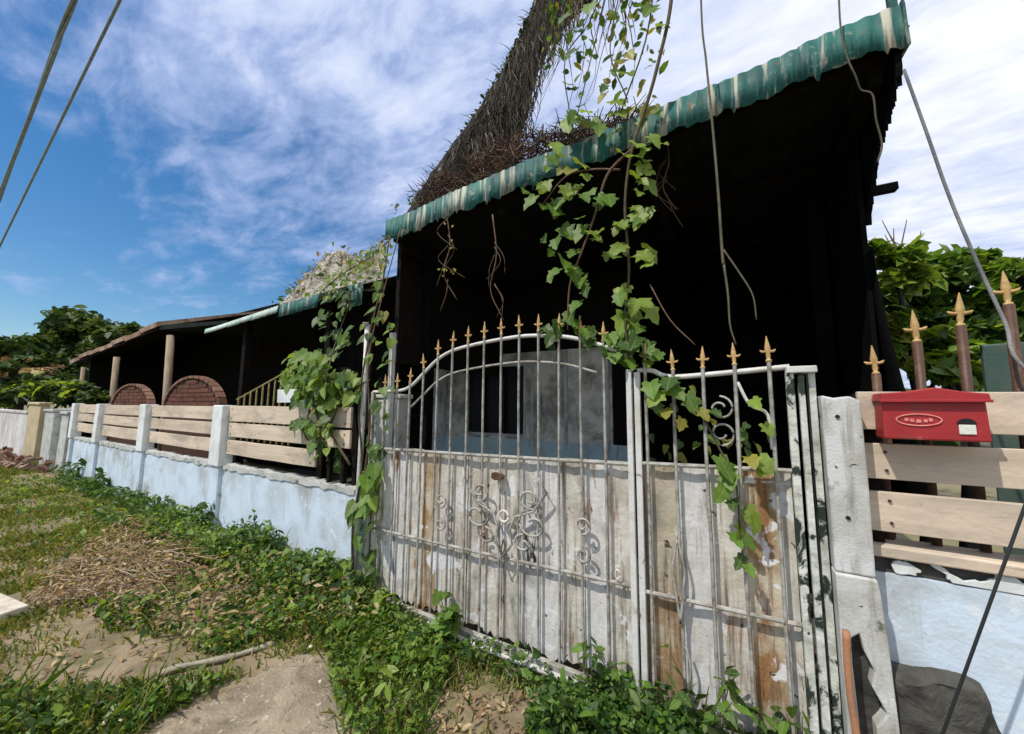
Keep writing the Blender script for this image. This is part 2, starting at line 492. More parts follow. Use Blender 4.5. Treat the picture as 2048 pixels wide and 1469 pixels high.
def smooth_path(pts, n=6):
    """Catmull-Rom through the points"""
    P = [Vector(p) for p in pts]
    P = [P[0] * 2 - P[1]] + P + [P[-1] * 2 - P[-2]]
    o = []
    for i in range(1, len(P) - 2):
        for k in range(n):
            t = k / n
            a, b, c, d = P[i - 1:i + 3]
            o.append(0.5 * (2 * b + (c - a) * t + (2 * a - 5 * b + 4 * c - d) * t * t + (3 * b - a - 3 * c + d) * t ** 3))
    o.append(P[-2])
    return o


def inpoly(x, y, poly):
    """vectorised point in polygon"""
    ins = np.zeros(x.shape, bool)
    n = len(poly)
    for i in range(n):
        x0, y0 = poly[i]
        x1, y1 = poly[(i + 1) % n]
        c = ((y0 > y) != (y1 > y)) & (x < (x1 - x0) * (y - y0) / (y1 - y0 + 1e-12) + x0)
        ins ^= c
    return ins


def gpoly(pts, z=0.0):
    return [tuple(gz(px, py, z).xy) for px, py in pts]


def vnoise(x, y, sc, seed):
    r = np.random.default_rng(seed)
    g = r.random((64, 64))
    u, v = x * sc, y * sc
    i, j = np.floor(u).astype(int), np.floor(v).astype(int)
    fu, fv = u - i, v - j
    fu, fv = fu * fu * (3 - 2 * fu), fv * fv * (3 - 2 * fv)
    G = lambda a, b: g[a % 64, b % 64]
    return (G(i, j) * (1 - fu) + G(i + 1, j) * fu) * (1 - fv) + (G(i, j + 1) * (1 - fu) + G(i + 1, j + 1) * fu) * fv


def np_mesh(name, verts, faces_n, k, mats, midx, parent=None):
    """verts (n,3) array, faces as consecutive runs of k vertices"""
    me = bpy.data.meshes.new(name)
    nf = faces_n
    me.vertices.add(len(verts))
    me.vertices.foreach_set('co', verts.astype(np.float32).ravel())
    me.loops.add(nf * k)
    me.loops.foreach_set('vertex_index', np.arange(nf * k, dtype=np.int32))
    me.polygons.add(nf)
    me.polygons.foreach_set('loop_start', np.arange(0, nf * k, k, dtype=np.int32))
    for m in mats:
        me.materials.append(MATS[m] if isinstance(m, str) else m)
    me.polygons.foreach_set('material_index', midx.astype(np.int32))
    me.update(calc_edges=True)
    me.validate()
    o = bpy.data.objects.new(name, me)
    COL.objects.link(o)
    if parent:
        attach(o, parent)
    return o


def leaf_cloud(pts, size, up=0.5, aspect=0.55, jitter=0.35, seed=0, droop=0.0):
    """one rhombic quad per point, free random orientation with normals biased upward; returns (4n,3)"""
    r = np.random.default_rng(seed)
    n = len(pts)
    nrm = r.normal(size=(n, 3))
    nrm[:, 2] = np.abs(nrm[:, 2]) + up
    nrm /= np.linalg.norm(nrm, axis=1, keepdims=True)
    t = r.normal(size=(n, 3))
    t[:, 2] -= droop
    t -= nrm * (t * nrm).sum(1, keepdims=True)
    t /= np.linalg.norm(t, axis=1, keepdims=True)
    b = np.cross(nrm, t)
    s = size * (1 + jitter * r.uniform(-1, 1, (n, 1)))
    w = s * aspect
    up_ = nrm * s * .07
    V = np.stack([pts - t * s * .5, pts - t * s * .18 + b * w * .5 + up_, pts + t * s * .2 + b * w * .40 + up_ * .8, pts + t * s * .5 - nrm * s * .10,
                  pts + t * s * .2 - b * w * .40 + up_ * .8, pts - t * s * .18 - b * w * .5 + up_], 1)
    return V.reshape(-1, 3)


# ------------------------------------------------------------------ GROUND
D = 2.10                                                  # plane of the fence and gate
PATH = gpoly([(262, 1520), (330, 1450), (430, 1395), (520, 1352), (610, 1322), (672, 1318), (690, 1350), (668, 1400), (672, 1469), (690, 1540)])
DIRT = gpoly([(70, 1330), (150, 1300), (260, 1292), (330, 1305), (330, 1345), (230, 1380), (120, 1390), (60, 1370)])
DIRT2 = gpoly([(860, 1400), (930, 1370), (1040, 1390), (1090, 1430), (1060, 1500), (880, 1500), (850, 1450)])
LITTER = gpoly([(40, 1215), (110, 1150), (240, 1060), (380, 1040), (450, 1075), (400, 1150), (300, 1195), (180, 1225), (60, 1225)])
gx = np.concatenate([np.arange(-16, -5, 0.12), np.arange(-5, 2.2, 0.05), np.arange(2.2, 8, 0.12)])
gy = np.arange(-2.2, 2.32, 0.05)
GX, GY = np.meshgrid(gx, gy)


def gheight(x, y):
    h = (vnoise(x, y, 1.4, 1) - .5) * .06 + (vnoise(x, y, 5, 2) - .5) * .022 + (vnoise(x, y, 14, 3) - .5) * .010
    h = h + 0.05 * np.exp(-((x + 3.6) / 1.6) ** 2 - ((y - 1.55) / 0.4) ** 2)
    return h - 0.03 * inpoly(x, y, PATH) - 0.004


GZ = gheight(GX, GY)
mb = MB()
ny, nx = GX.shape
mb.v = list(zip(GX.ravel().tolist(), GY.ravel().tolist(), GZ.ravel().tolist()))
mb.f = [(j * nx + i, j * nx + i + 1, (j + 1) * nx + i + 1, (j + 1) * nx + i) for j in range(ny - 1) for i in range(nx - 1)]
mb.m = [0] * len(mb.f)
tag(mb.build('ground', 'ground_soil', smooth=True), kind='structure')
mb = MB()
mb.add([(-400, -300, -.09), (300, -300, -.09), (300, 500, -.09), (-400, 500, -.09)], [(0, 1, 2, 3)])
tag(mb.build('terrain', 'far_ground'), kind='structure')

# path: worn concrete strip, slightly uneven sheet with a broken outline
px0, px1 = min(p[0] for p in PATH), max(p[0] for p in PATH)
py0, py1 = min(p[1] for p in PATH), max(p[1] for p in PATH)
ax = np.arange(px0 - .2, px1 + .2, .025)
ay = np.arange(py0 - .2, py1 + .2, .025)
AX, AY = np.meshgrid(ax, ay)


def polydist(x, y, poly):
    d = np.full(x.shape, 9.0)
    for i in range(len(poly)):
        (x0, y0), (x1, y1) = poly[i], poly[(i + 1) % len(poly)]
        dx, dy = x1 - x0, y1 - y0
        t = np.clip(((x - x0) * dx + (y - y0) * dy) / (dx * dx + dy * dy + 1e-9), 0, 1)
        d = np.minimum(d, np.hypot(x - x0 - t * dx, y - y0 - t * dy))
    return np.where(inpoly(x, y, poly), d, -d)


pd = polydist(AX, AY, PATH) - .02 + (vnoise(AX, AY, 5, 5) - .5) * .16 + (vnoise(AX, AY, 14, 6) - .5) * .10
keep = pd > -.09
AZ = gheight(AX, AY) + .03 * inpoly(AX, AY, PATH) + np.clip(pd * .12, -.035, .004)
mb = MB()
n_y, n_x = AX.shape
mb.v = list(zip(AX.ravel().tolist(), AY.ravel().tolist(), AZ.ravel().tolist()))
mb.f = [(j * n_x + i, j * n_x + i + 1, (j + 1) * n_x + i + 1, (j + 1) * n_x + i) for j in range(n_y - 1) for i in range(n_x - 1) if keep[j, i]]
mb.m = [0] * len(mb.f)
o = mb.build('path', 'path_concrete', smooth=True)
tag(o, kind='structure')

# porch floor inside the gate
mb = MB()
mb.box(-9, 1.6, 2.32, 9, -.085, -.01)
tag(mb.build('porch_floor', 'dark_concrete'), kind='structure')


# ------------------------------------------------------------------ BOUNDARY WALLS
def board(parent, x0, x1, y, z0, z1, m='cream_board', t=.022, nails=True):
    mb = MB()
    k = max(2, int((x1 - x0) / .35))
    sag = random.uniform(-.004, .004)
    vs, fs = [], []
    for i in range(k + 1):
        u = i / k
        x = x0 + (x1 - x0) * u
        dz = sag * math.sin(u * math.pi) + random.uniform(-.003, .003)
        dy = random.uniform(-.003, .003)
        vs += [(x, y + dy, z0 + dz), (x, y + dy, z1 + dz), (x, y + t + dy, z1 + dz), (x, y + t + dy, z0 + dz)]
    for i in range(k):
        a, b = 4 * i, 4 * i + 4
        fs += [(a, b, b + 1, a + 1), (a + 1, b + 1, b + 2, a + 2), (a + 2, b + 2, b + 3, a + 3), (a + 3, b + 3, b, a)]
    fs += [(0, 1, 2, 3), (4 * k + 3, 4 * k + 2, 4 * k + 1, 4 * k)]
    mb.add(vs, fs)
    o = mb.build('fence_board', m, parent, bevel=.003)
    if nails:
        nb = MB()
        for x in (x0 + .07, x1 - .07):
            for z in (z0 + .035, z1 - .035):
                if x1 - x0 > .3:
                    nb.tube([(x, y - .007, z), (x, y + .004, z)], .006, 6)
        if nb.v:
            nb.build('nail', 'nail', o)
    return o


wl_ = thing('boundary_wall', 'long low pale blue wall with cream boards above, left of the gate', 'wall', (-7, D, 0))
posts_x = [-11.75, -10.05, -7.72, -5.24]
ends = [-11.95] + posts_x + [-2.78]
for i in range(4):
    x0, x1 = posts_x[i], (posts_x + [-2.74])[i + 1]
    mb = MB()
    # wall field with uneven crumbling top edge
    k = int((x1 - x0) / .09)
    pts = [(x0 + (x1 - x0) * q / k, .775 + random.uniform(-.018, .012)) for q in range(k + 1)]
    mb.prism([(x0, -.15)] + [(x1, -.15)] + pts[::-1], D, D + .12)
    mb.build('wall_panel', 'blue_wall', wl_)
    mb = MB()
    # mossy broken coping left on the top of the wall
    k = int((x1 - x0) / .07)
    lo = [(x0 + .02 + (x1 - x0 - .04) * q / k, .757 + random.uniform(-.02, .012)) for q in range(k + 1)]
    hi = [(x, .800 + random.uniform(-.012, .02)) for x, z in lo]
    mb.prism(lo + hi[::-1], D - .012, D + .10)
    mb.build('coping', 'old_concrete', wl_)
for i, x in enumerate(posts_x):
    w = (.10, .11, .12, .125)[i]
    mb = MB()
    mb.box(x - w, x + w, D - .065, D + .09, .78, 1.485, j=.006)
    mb.build('post', 'white_post', wl_, bevel=.012)
    mb = MB()
    mb.box(x - w * .8, x + w * .8, D - .045, D + .03, -.15, .778, j=.008)
    mb.build('pilaster', 'blue_wall', wl_, bevel=.01)
rails = [(1.305, 1.475), (1.122, 1.272), (.925, 1.088)]
xs = [-11.75, -10.05, -7.72, -5.24, -2.76]
for i in range(4):
    for r_, (z0, z1) in enumerate(rails):
        x0, x1 = xs[i] + .13, xs[i + 1] - .12
        if i == 3 and r_ == 2:
            x1 = -3.36
        board(wl_, x0, x1, D + .005, z0 + random.uniform(-.008, .008), z1 + random.uniform(-.008, .008))
# bare timbers behind the missing stretch of lowest board
for x in (-3.22, -3.02, -2.86):
    mb = MB()
    mb.box(x - .02, x + .02, D + .05, D + .09, .79, 1.12, j=.004)
    mb.build('batten', 'shaded_timber', wl_)

wr = thing('boundary_wall', 'pale blue wall with three cream boards under the red mailbox, right of the gate', 'wall', (1.4, D, 0))
YR = 2.15
mb = MB()
k = 30
pts = [(.47 + 2.6 * q / k, .838 + random.uniform(-.004, .004)) for q in range(k + 1)]
mb.prism([(.47, -.2), (3.07, -.2)] + pts[::-1], YR, YR + .14)
mb.build('wall_panel', 'blue_wall', wr)
mb = MB()
mb.box(.47, 3.07, YR + .012, YR + .13, .84, .902)
mb.build('coping_core', 'dark_concrete', wr)
mb = MB()
mb.box(.463, 3.07, YR - .02, YR + .135, .905, .948, j=.003)
mb.build('coping', 'cream_board', wr, bevel=.006)
for fl in ([(.545, .842), (.60, .845), (.62, .87), (.585, .885), (.56, .90), (.535, .875)],
           [(.64, .90), (.67, .902), (.70, .875), (.74, .86), (.79, .868), (.82, .90), (.86, .902), (.88, .885), (.92, .87), (.92, .842), (.70, .842), (.685, .865)],
           [(.96, .842), (1.35, .842), (1.33, .88), (1.2, .90), (1.05, .89), (.98, .902)], [(1.5, .842), (1.9, .842), (1.85, .9), (1.55, .9)]):
    mb = MB()
    fine = []
    for q in range(len(fl)):
        (xa_, za_), (xb_, zb_) = fl[q], fl[(q + 1) % len(fl)]
        for t in (0, .33, .66):
            e_ = 0 if abs(za_ - zb_) < 1e-6 else .006
            fine.append((xa_ + (xb_ - xa_) * t + random.uniform(-e_, e_), za_ + (zb_ - za_) * t + random.uniform(-e_, e_)))
    mb.prism(fine, YR - .004, YR + .011)
    mb.build('paint_flake', 'white_post', wr, bevel=.002)
for z0, z1 in ((1.415, 1.575), (1.215, 1.360), (1.005, 1.163)):
    board(wr, .475, 1.78, YR - .006, z0, z1, t=.03)
    board(wr, 1.79, 3.05, YR - .006, z0 + .004, z1 + .004, t=.03)
for x in (.50, 1.785, 3.0):
    mb = MB()
    mb.box(x - .03, x + .03, YR + .03, YR + .09, .95, 1.57)
    mb.build('batten', 'shaded_timber', wr)

# dark weathered lump of concrete at the foot of the right wall
bl = MB()
pts = [(1772, 1366), (1790, 1357), (1830, 1366), (1900, 1380), (1965, 1392), (2000, 1412), (2040, 1520), (2060, 1700), (1800, 1700), (1785, 1480)]
ol = [(at(px, py, 2.03).x, max(-.05, at(px, py, 2.03).z)) for px, py in pts]
n = len(ol)
cxx, czz = sum(p[0] for p in ol) / n, sum(p[1] for p in ol) / n
v0 = [(x, 2.115 + random.uniform(-.01, .01), z) for x, z in ol]
v1 = [(cxx + (x - cxx) * .82, 2.07 + random.uniform(-.01, .01), max(-.05, czz + (z - czz) * .88)) for x, z in ol]
v2 = [(x, 2.148, z) for x, z in ol]
fs = []
for i in range(n):
    j = (i + 1) % n
    fs += [(i, j, n + j, n + i), (2 * n + i, 2 * n + j, j, i)]
fs.append(tuple(range(n, 2 * n)))
bl.add(v0 + v1 + v2, fs)
o = bl.build('boulder', 'dark_concrete', bevel=.02)
sb = o.modifiers.new('detail', 'SUBSURF')
sb.subdivision_type = 'SIMPLE'
sb.levels = sb.render_levels = 4
tx = bpy.data.textures.new('rough', 'CLOUDS')
tx.noise_scale = .07
tx.noise_depth = 4
dm = o.modifiers.new('rough', 'DISPLACE')
dm.texture = tx
dm.strength = .022
dm.mid_level = .6
tag(o, 'dark grey rough boulder against the foot of the right wall', 'boulder')

# ------------------------------------------------------------------ GATE PILLAR, POSTS
gp = thing('gate_pillar', 'stained whitish concrete pillar with a broken base between gate and mailbox', 'pillar', (.40, 2.1, 0))
mb = MB()
mb.prism([(.338, .84), (.462, .84), (.466, 1.2), (.464, 1.535), (.43, 1.556), (.38, 1.548), (.336, 1.56)], 2.05, 2.20)
mb.build('shaft', 'pillar_paint', gp, bevel=.008)
mb = MB()
mb.prism([(.334, -.2), (.376, -.2), (.372, .30), (.366, .50), (.368, .60), (.395, .625), (.405, .56), (.43, .50), (.418, .44), (.455, .36), (.44, .33), (.42, .30), (.43, -.2),
          (.50, -.2), (.478, .60), (.468, .79), (.462, .838), (.336, .838)], 2.035, 2.20)
mb.build('base', 'pillar_paint', gp, bevel=.006)
mb = MB()
mb.box(.36, .46, 2.09, 2.19, -.2, .64)
mb.build('core', 'dark_concrete', gp)
for x, z in ((.385, 1.47), (.392, 1.06)):
    mb = MB()
    mb.tube([(x, 2.044, z), (x, 2.056, z)], .008, 8)
    mb.build('bolt_hole', 'black_slot', gp)

# steel angle post between the pillar and the gate
sp = thing('steel_post', 'flaking white steel gate post with a square cap beside the concrete pillar', 'post', (.30, 2.1, 0))
mb = MB()
mb.prism([(.262, -.05), (.290, -.05), (.287, 1.66), (.266, 1.66)], 2.07, 2.10)
mb.build('flange', 'flaky_post', sp, bevel=.002)
mb = MB()
mb.prism([(.300, -.05), (.330, -.05), (.330, 1.66), (.306, 1.66)], 2.10, 2.16)
mb.build('web', 'flaky_post', sp, bevel=.002)
mb = MB()
mb.box(.225, .335, 2.06, 2.15, 1.662, 1.692, j=.002)
mb.build('cap', 'white_pipe', sp, bevel=.004)

lp = thing('gate_post', 'thin white pipe standing at the left end of the gate wrapped by creeper', 'post', (-2.70, 2.09, 0))
mb = MB()
mb.tube([(-2.712, 2.09, -.1), (-2.70, 2.09, 1.1), (-2.695, 2.09, 2.2)], .022, 10)
mb.build('pipe', 'white_pipe', lp, smooth=True)
mb = MB()
mb.tube([(-2.70, 2.075, 2.19), (-2.695, 2.07, 2.215)], .026, 10)
mb.build('cap', 'gate_bar', lp)
lp2 = MB()
lp2.box(-2.56, -2.52, 2.22, 2.26, 0, 2.14, j=.004)
tag(lp2.build('inner_post', 'white_pipe', bevel=.003), 'short white square post just inside the gate behind the pipe', 'post')
st = thing('stub_pillar', 'mottled grey concrete stub pillar behind the left end of the gate', 'pillar', (-2.5, 2.32, 0))
mb = MB()
a, b = at(752, 800, 2.3).x, at(803, 800, 2.3).x
mb.box(a, b, 2.28, 2.42, -.05, 1.56, j=.01)
mb.build('shaft', 'old_concrete', st, bevel=.012)
mb = MB()
mb.box(a - .012, b + .012, 2.265, 2.435, 1.562, 1.60, j=.006)
mb.build('cap', 'old_concrete', st, bevel=.01)

# ------------------------------------------------------------------ GATE
RAIL = [(-2.59, 1.612), (-2.40, 1.615), (-2.25, 1.622), (-2.14, 1.66), (-2.01, 1.757), (-1.88, 1.85), (-1.74, 1.905), (-1.54, 1.935), (-1.3, 1.955), (-1.1, 1.958),
        (-.86, 1.93), (-.66, 1.87), (-.53, 1.81), (-.47, 1.775)]
RAIL2 = [(-.435, 1.705), (-.36, 1.70), (-.31, 1.675), (-.25, 1.662), (-.1, 1.668), (.24, 1.692)]


def interp(P, x):
    return float(np.interp(x, [p[0] for p in P], [p[1] for p in P]))


def finial_mesh(s=1.0):
    mb = MB()
    # flattened lance blade, cross arms curling up, collar
    prof = [(0, 0.012), (.010, .012), (.014, .006), (.026, .0095), (.040, .0085), (.050, .011), (.064, .012), (.088, .0075), (.120, .0015)]
    n = 8
    o = len(mb.v)
    for z, r_ in prof:
        for q in range(n):
            t = 2 * math.pi * q / n
            mb.v.append((math.cos(t) * r_ * s, math.sin(t) * r_ * .7 * s, z * s))
    for i in range(len(prof) - 1):
        for q in range(n):
            a_, b_ = o + i * n + q, o + i * n + (q + 1) % n
            mb.f.append((a_, b_, b_ + n, a_ + n))
            mb.m.append(0)
    mb.f.append(tuple(range(o, o + n))[::-1]); mb.m.append(0)
    for sx_ in (-1, 1):
        mb.tube([(0, 0, .048 * s), (sx_ * .014 * s, 0, .047 * s), (sx_ * .023 * s, 0, .049 * s), (sx_ * .030 * s, 0, .056 * s)], [.0065 * s, .006 * s, .0065 * s, .002 * s], 6)
    return mb


FIN = finial_mesh(1.0)
_f = FIN.build('finial', 'gold_paint', smooth=True)
FIN_ME = _f.data
bpy.data.objects.remove(_f)


def add_finial(parent, x, y, z, s=1.0, rz=0.0):
    o = bpy.data.objects.new('finial', FIN_ME)
    COL.objects.link(o)
    o.parent = parent
    o.location = Vector((x, y, z)) - wloc(parent)
    o.scale = (s, s, s)
    o.rotation_euler = (random.uniform(-.06, .06), random.uniform(-.06, .06), rz)
    return o


def bar(parent, x, y, z0, z1, r=.0085, fin=True, m='gate_bar'):
    mb = MB()
    k = 4
    pts = [(x + random.uniform(-.003, .003), y + random.uniform(-.002, .002), z0 + (z1 - z0) * i / k) for i in range(k + 1)]
    pts[-1] = (x, y, z1)
    mb.tube(pts, r, 6)
    o = mb.build('bar', m, parent)
    if fin:
        add_finial(o, x, y, z1 - .004, random.uniform(.93, 1.05))
    return o


def spiral(cx, cz, r0, r1, a0, turns, n=22):
    return [(cx + (r0 + (r1 - r0) * i / n) * math.cos(a0 + turns * 2 * math.pi * i / n), cz + (r0 + (r1 - r0) * i / n) * math.sin(a0 + turns * 2 * math.pi * i / n)) for i in range(n + 1)]


YB = 2.085         # bars stand just in front of the sheet
gl = thing('gate_leaf', 'wide left gate leaf of rusty cream sheet and arched spear bars', 'gate', (-1.52, D, 0))
gr = thing('gate_leaf', 'narrow right gate leaf with four gold spear tips beside the pillar', 'gate', (-.1, D, 0))


def sheet(parent, x0, x1, z0, z1, m):
    mb = MB()
    nx_, nz_ = 5, 12
    dy, tl = random.uniform(-.004, .004), random.uniform(-.006, .006)
    vs, fs = [], []
    for q in range(nz_ + 1):
        for i in range(nx_ + 1):
            u, w = i / nx_, q / nz_
            bottom = (random.uniform(0, .05) if q == 0 else 0)
            vs.append((x0 + (x1 - x0) * u, D + .022 + dy + tl * (u - .5) + .006 * math.sin(u * math.pi) + random.uniform(-.0025, .0025), z0 + (z1 - z0) * w + bottom))
    for q in range(nz_):
        for i in range(nx_):
            a_ = q * (nx_ + 1) + i
            fs.append((a_, a_ + 1, a_ + nx_ + 2, a_ + nx_ + 1))
    mb.add(vs, fs)
    o = mb.build('sheet_panel', m, parent)
    s_ = o.modifiers.new('thickness', 'SOLIDIFY')
    s_.thickness = .003
    return o


bx = [-2.57 + .1395 * i for i in range(1, 15)]
edges = [-2.565] + bx + [-.485]
kinds = ['gate_sheet', 'gate_sheet_pale', 'gate_sheet_pale', 'gate_sheet', 'gate_sheet_rusty', 'gate_sheet', 'gate_sheet', 'gate_sheet', 'gate_sheet', 'gate_sheet', 'gate_sheet_pale',
         'gate_sheet_pale', 'gate_sheet', 'gate_sheet_pale', 'gate_sheet']
for i in range(len(edges) - 1):
    sheet(gl, edges[i] + .002, edges[i + 1] - .002, .03, 1.158 + .042 * (i / 14) + random.uniform(-.004, .004), kinds[i])
for i, x in enumerate(bx):
    bar(gl, x, YB, .04, interp(RAIL, x) + .03)
for x in (-2.575, -.478):
    mb = MB()
    mb.box(x - .015, x + .015, 2.075, 2.105, .0, interp(RAIL, x) + (.0 if x < -1 else -.07), j=.001)
    mb.build('stile', 'white_pipe' if x > -1 else 'gate_bar', gl, bevel=.003)
mb = MB()
mb.tube(smooth_path([(x, D - .002, z) for x, z in RAIL], 5), .013, 8)
mb.build('top_rail', 'white_pipe', gl, smooth=True)
mb = MB()
mb.tube(smooth_path([(x, D - .005, z - .17 - .0 * x) for x, z in RAIL[3:12]], 4), .0085, 6)
mb.build('inner_arch', 'gate_bar', gl, smooth=True)
for z, nm, r_ in ((1.17, 'middle_rail', .012), (.545, 'lower_rail', .011)):
    mb = MB()
    mb.tube([(-2.56, YB + .005, z - .02), (-1.5, YB + .004, z), (-.49, YB + .005, z + .025)], r_, 8)
    mb.build(nm, 'gate_bar', gl)
mb = MB()
mb.beam((-2.56, 2.06, .045), (-.49, 2.06, .05), .035, .04)
mb.build('bottom_rail', 'gate_bar', gl, bevel=.004)
# wrought scrolls in the middle of the sheet
cx0, cz0 = at(1010, 1045, YB).x, at(1010, 1045, YB).z


def scroll(parent, pts, r=.0075, y=None, m='gate_bar'):
    mb = MB()
    mb.tube([(x, (YB - .016) if y is None else y, z) for x, z in pts], r, 6)
    return mb.build('scroll', m, parent, smooth=True)


for sx_ in (-1, 1):
    for (dx, dz, r0, a0, tr) in ((.135, .02, .085, math.pi / 2, 1.15), (.12, .17, .055, -math.pi / 2, -1.1), (.09, -.10, .05, math.pi / 2, 1.0)):
        sp_ = spiral(0, 0, r0, r0 * .30, a0, tr)
        scroll(gl, [(cx0 + sx_ * (dx * 1.55 + p[0] * 1.35), cz0 + dz + p[1] * 1.1) for p in sp_])
    scroll(gl, [(cx0 + sx_ * x * 1.5, cz0 + z) for x, z in ((0, -.20), (.04, -.12), (.03, -.03), (.055, .05), (.14, .10), (.20, .22), (.16, .30))])
    for xs_ in (cx0 + sx_ * .52,):
        scroll(gl, [(xs_ + p[0], cz0 + .02 + p[1]) for p in spiral(0, .05, .05, .015, -math.pi / 2, 1.2)])
        scroll(gl, [(xs_ + p[0], cz0 - .06 + p[1]) for p in spiral(0, -.03, .05, .015, math.pi / 2, -1.2)])
scroll(gl, [(cx0 + p[0], cz0 + .04 + p[1]) for p in spiral(0, 0, .034, .034, 0, 1.0, 14)], .009, m='white_pipe')
scroll(gl, [(cx0, cz0 - .26), (cx0 - .03, cz0 - .2), (cx0, cz0 - .1), (cx0 + .03, cz0 - .2), (cx0, cz0 - .26)])
mb = MB()
mb.prism([(cx0 - .10, cz0 + .27), (cx0 - .07, cz0 + .255), (cx0 - .02, cz0 + .262), (cx0 - .015, cz0 + .285), (cx0 - .05, cz0 + .30), (cx0 - .095, cz0 + .30)], YB - .02, YB + .02)
mb.build('latch_slot', 'brown_paint', gl)
# drop handle near the centre
mb = MB()
hx, hz = at(1235, 1150, 2.07).x, at(1235, 1150, 2.07).z
mb.tube([(hx + .012 * math.cos(t), 2.072, hz + .024 * math.sin(t)) for t in np.linspace(0, 2 * math.pi, 13)], .005, 6)
mb.build('handle', 'white_pipe', gl, smooth=True)

bx2 = [-.392, -.252, -.113, .025, .163]
ed2 = [-.425] + bx2 + [.222]
k2 = ['gate_sheet_rusty', 'gate_sheet_rusty', 'gate_sheet_pale', 'gate_sheet', 'gate_sheet_rusty', 'gate_sheet']
for i in range(len(ed2) - 1):
    sheet(gr, ed2[i] + .002, ed2[i + 1] - .002, .02, 1.198 + .03 * i / 6, k2[i])
for x in bx2:
    bar(gr, x, YB, .03, interp(RAIL2, x) + .035)
for x in (-.435, .236):
    mb = MB()
    mb.box(x - .015, x + .015, 2.075, 2.105, .0, interp(RAIL2, x) - .012, j=.001)
    mb.build('stile', 'white_pipe' if x < 0 else 'flaky_post', gr, bevel=.003)
mb = MB()
mb.tube(smooth_path([(x, D - .002, z) for x, z in RAIL2], 5), .013, 8)
mb.build('top_rail', 'white_pipe', gr, smooth=True)
for z, nm in ((1.205, 'middle_rail'), (.56, 'lower_rail')):
    mb = MB()
    mb.tube([(-.42, YB + .005, z), (.225, YB + .005, z + .02)], .011, 8)
    mb.build(nm, 'gate_bar', gr)
mb = MB()
mb.beam((-.42, 2.06, .04), (.225, 2.06, .045), .035, .04)
mb.build('bottom_rail', 'gate_bar', gr, bevel=.004)
# lance shaped ornament on one bar, hanging scroll below
p = at(1358, 1160, YB - .015)
for pts in ([(0, .20), (-.024, .05), (-.018, -.03), (0, -.20)], [(0, .20), (.024, .05), (.018, -.03), (0, -.20)]):
    scroll(gr, [(p.x + q[0] * 1.1, p.z + q[1]) for q in [tuple(v)[:2] for v in [(v.x, v.y) for v in smooth_path([(a_, b_, 0) for a_, b_ in pts], 5)]]], .006)
scroll(gr, [(v.x, v.z) for v in smooth_path([at(1372, 1290, YB), at(1382, 1330, YB), at(1376, 1370, YB), at(1350, 1400, YB)], 5)], .006)
for cz_, s_ in ((1.38, 1), (1.50, -1)):
    scroll(gr, [(-.045 + q[0], cz_ + s_ * q[1]) for q in spiral(0, 0, .06, .02, -math.pi / 2, 1.2)], .006, y=YB + .002)
scroll(gr, [(v.x, v.z) for v in smooth_path([at(1475, 765, YB), at(1500, 810, YB), at(1535, 830, YB), at(1545, 900, YB)], 5)], .008, y=YB + .002, m='white_pipe')

# fallen white pipe along the foot of the gate
mb = MB()
a_, b_ = gz(742, 1206), gz(1225, 1398)
mb.tube([(a_.x, a_.y - .02, .03), ((a_.x + b_.x) / 2, (a_.y + b_.y) / 2 - .03, .02), (b_.x, b_.y - .03, .025)], .017, 8)
tag(mb.build('ground_pipe', 'white_pipe', smooth=True), 'flaking white pipe lying along the foot of the wide gate leaf', 'pipe')
mb = MB()
a_, b_ = gz(1215, 1405), gz(1385, 1465)
mb.tube([(a_.x, a_.y - .03, .03), (b_.x, b_.y - .03, .02)], .013, 8)
tag(mb.build('ground_pipe', 'white_pipe', smooth=True), 'short white stick lying in weeds below the narrow gate leaf', 'pipe')
# orange plastic pipe at the broken pillar base
mb = MB()
mb.tube(smooth_path([at(1692, 1262, 2.015), at(1695, 1330, 2.01), at(1702, 1400, 2.0), at(1714, 1480, 1.99), (at(1722, 1560, 1.97).x, 1.97, -.05)], 4), .0125, 10)
tag(mb.build('drain_pipe', 'orange_pipe', smooth=True), 'orange plastic pipe rising out of the ground at the broken pillar base', 'pipe')

# ------------------------------------------------------------------ RED MAILBOX
mbx = thing('mailbox', 'red house shaped mailbox hung on the cream boards right of the pillar', 'mailbox', (.66, 2.08, 1.39))
Y0, Y1 = 2.03, 2.138
mb = MB()
mb.prism([(.520, 1.386), (.806, 1.386), (.802, 1.535), (.524, 1.535)], Y0 + .008, Y1)
mb.build('body', 'mail_red', mbx, bevel=.006)
mb = MB()
mb.prism([(.516, 1.533), (.810, 1.533), (.806, 1.562), (.74, 1.570), (.672, 1.586), (.60, 1.572), (.522, 1.566)], Y0 - .008, Y1 + .002)
lid = mb.build('lid', 'mail_red', mbx, bevel=.004)
mb = MB()
mb.box(.514, .812, Y0 - .013, Y0 - .006, 1.530, 1.540)
mb.build('lip', 'mail_red', lid, bevel=.002)
mb = MB()
ec, ez = (.622, 1.462)
ring = [(ec + .062 * math.cos(t), Y0 + .006, ez + .022 * math.sin(t)) for t in np.linspace(0, 2 * math.pi, 33)]
mb.tube(ring, .0028, 6, cap=False)
em = mb.build('emblem', 'mail_emblem', mbx, smooth=True)
mb = MB()
for dx, w, dz in ((-.034, .010, .002), (-.018, .012, -.001), (0, .014, -.003), (.018, .010, -.001), (.033, .010, .002)):
    mb.box(ec + dx - w / 2, ec + dx + w / 2, Y0 + .0045, Y0 + .009, ez + dz - .007, ez + dz + .005, j=.001)
mb.build('raised_mark', 'mail_emblem', em)
mb = MB()
mb.box(.725, .768, Y0 + .003, Y0 + .0075, 1.412, 1.448)
cd = mb.build('name_card', 'white_card', mbx, bevel=.002)
mb = MB()
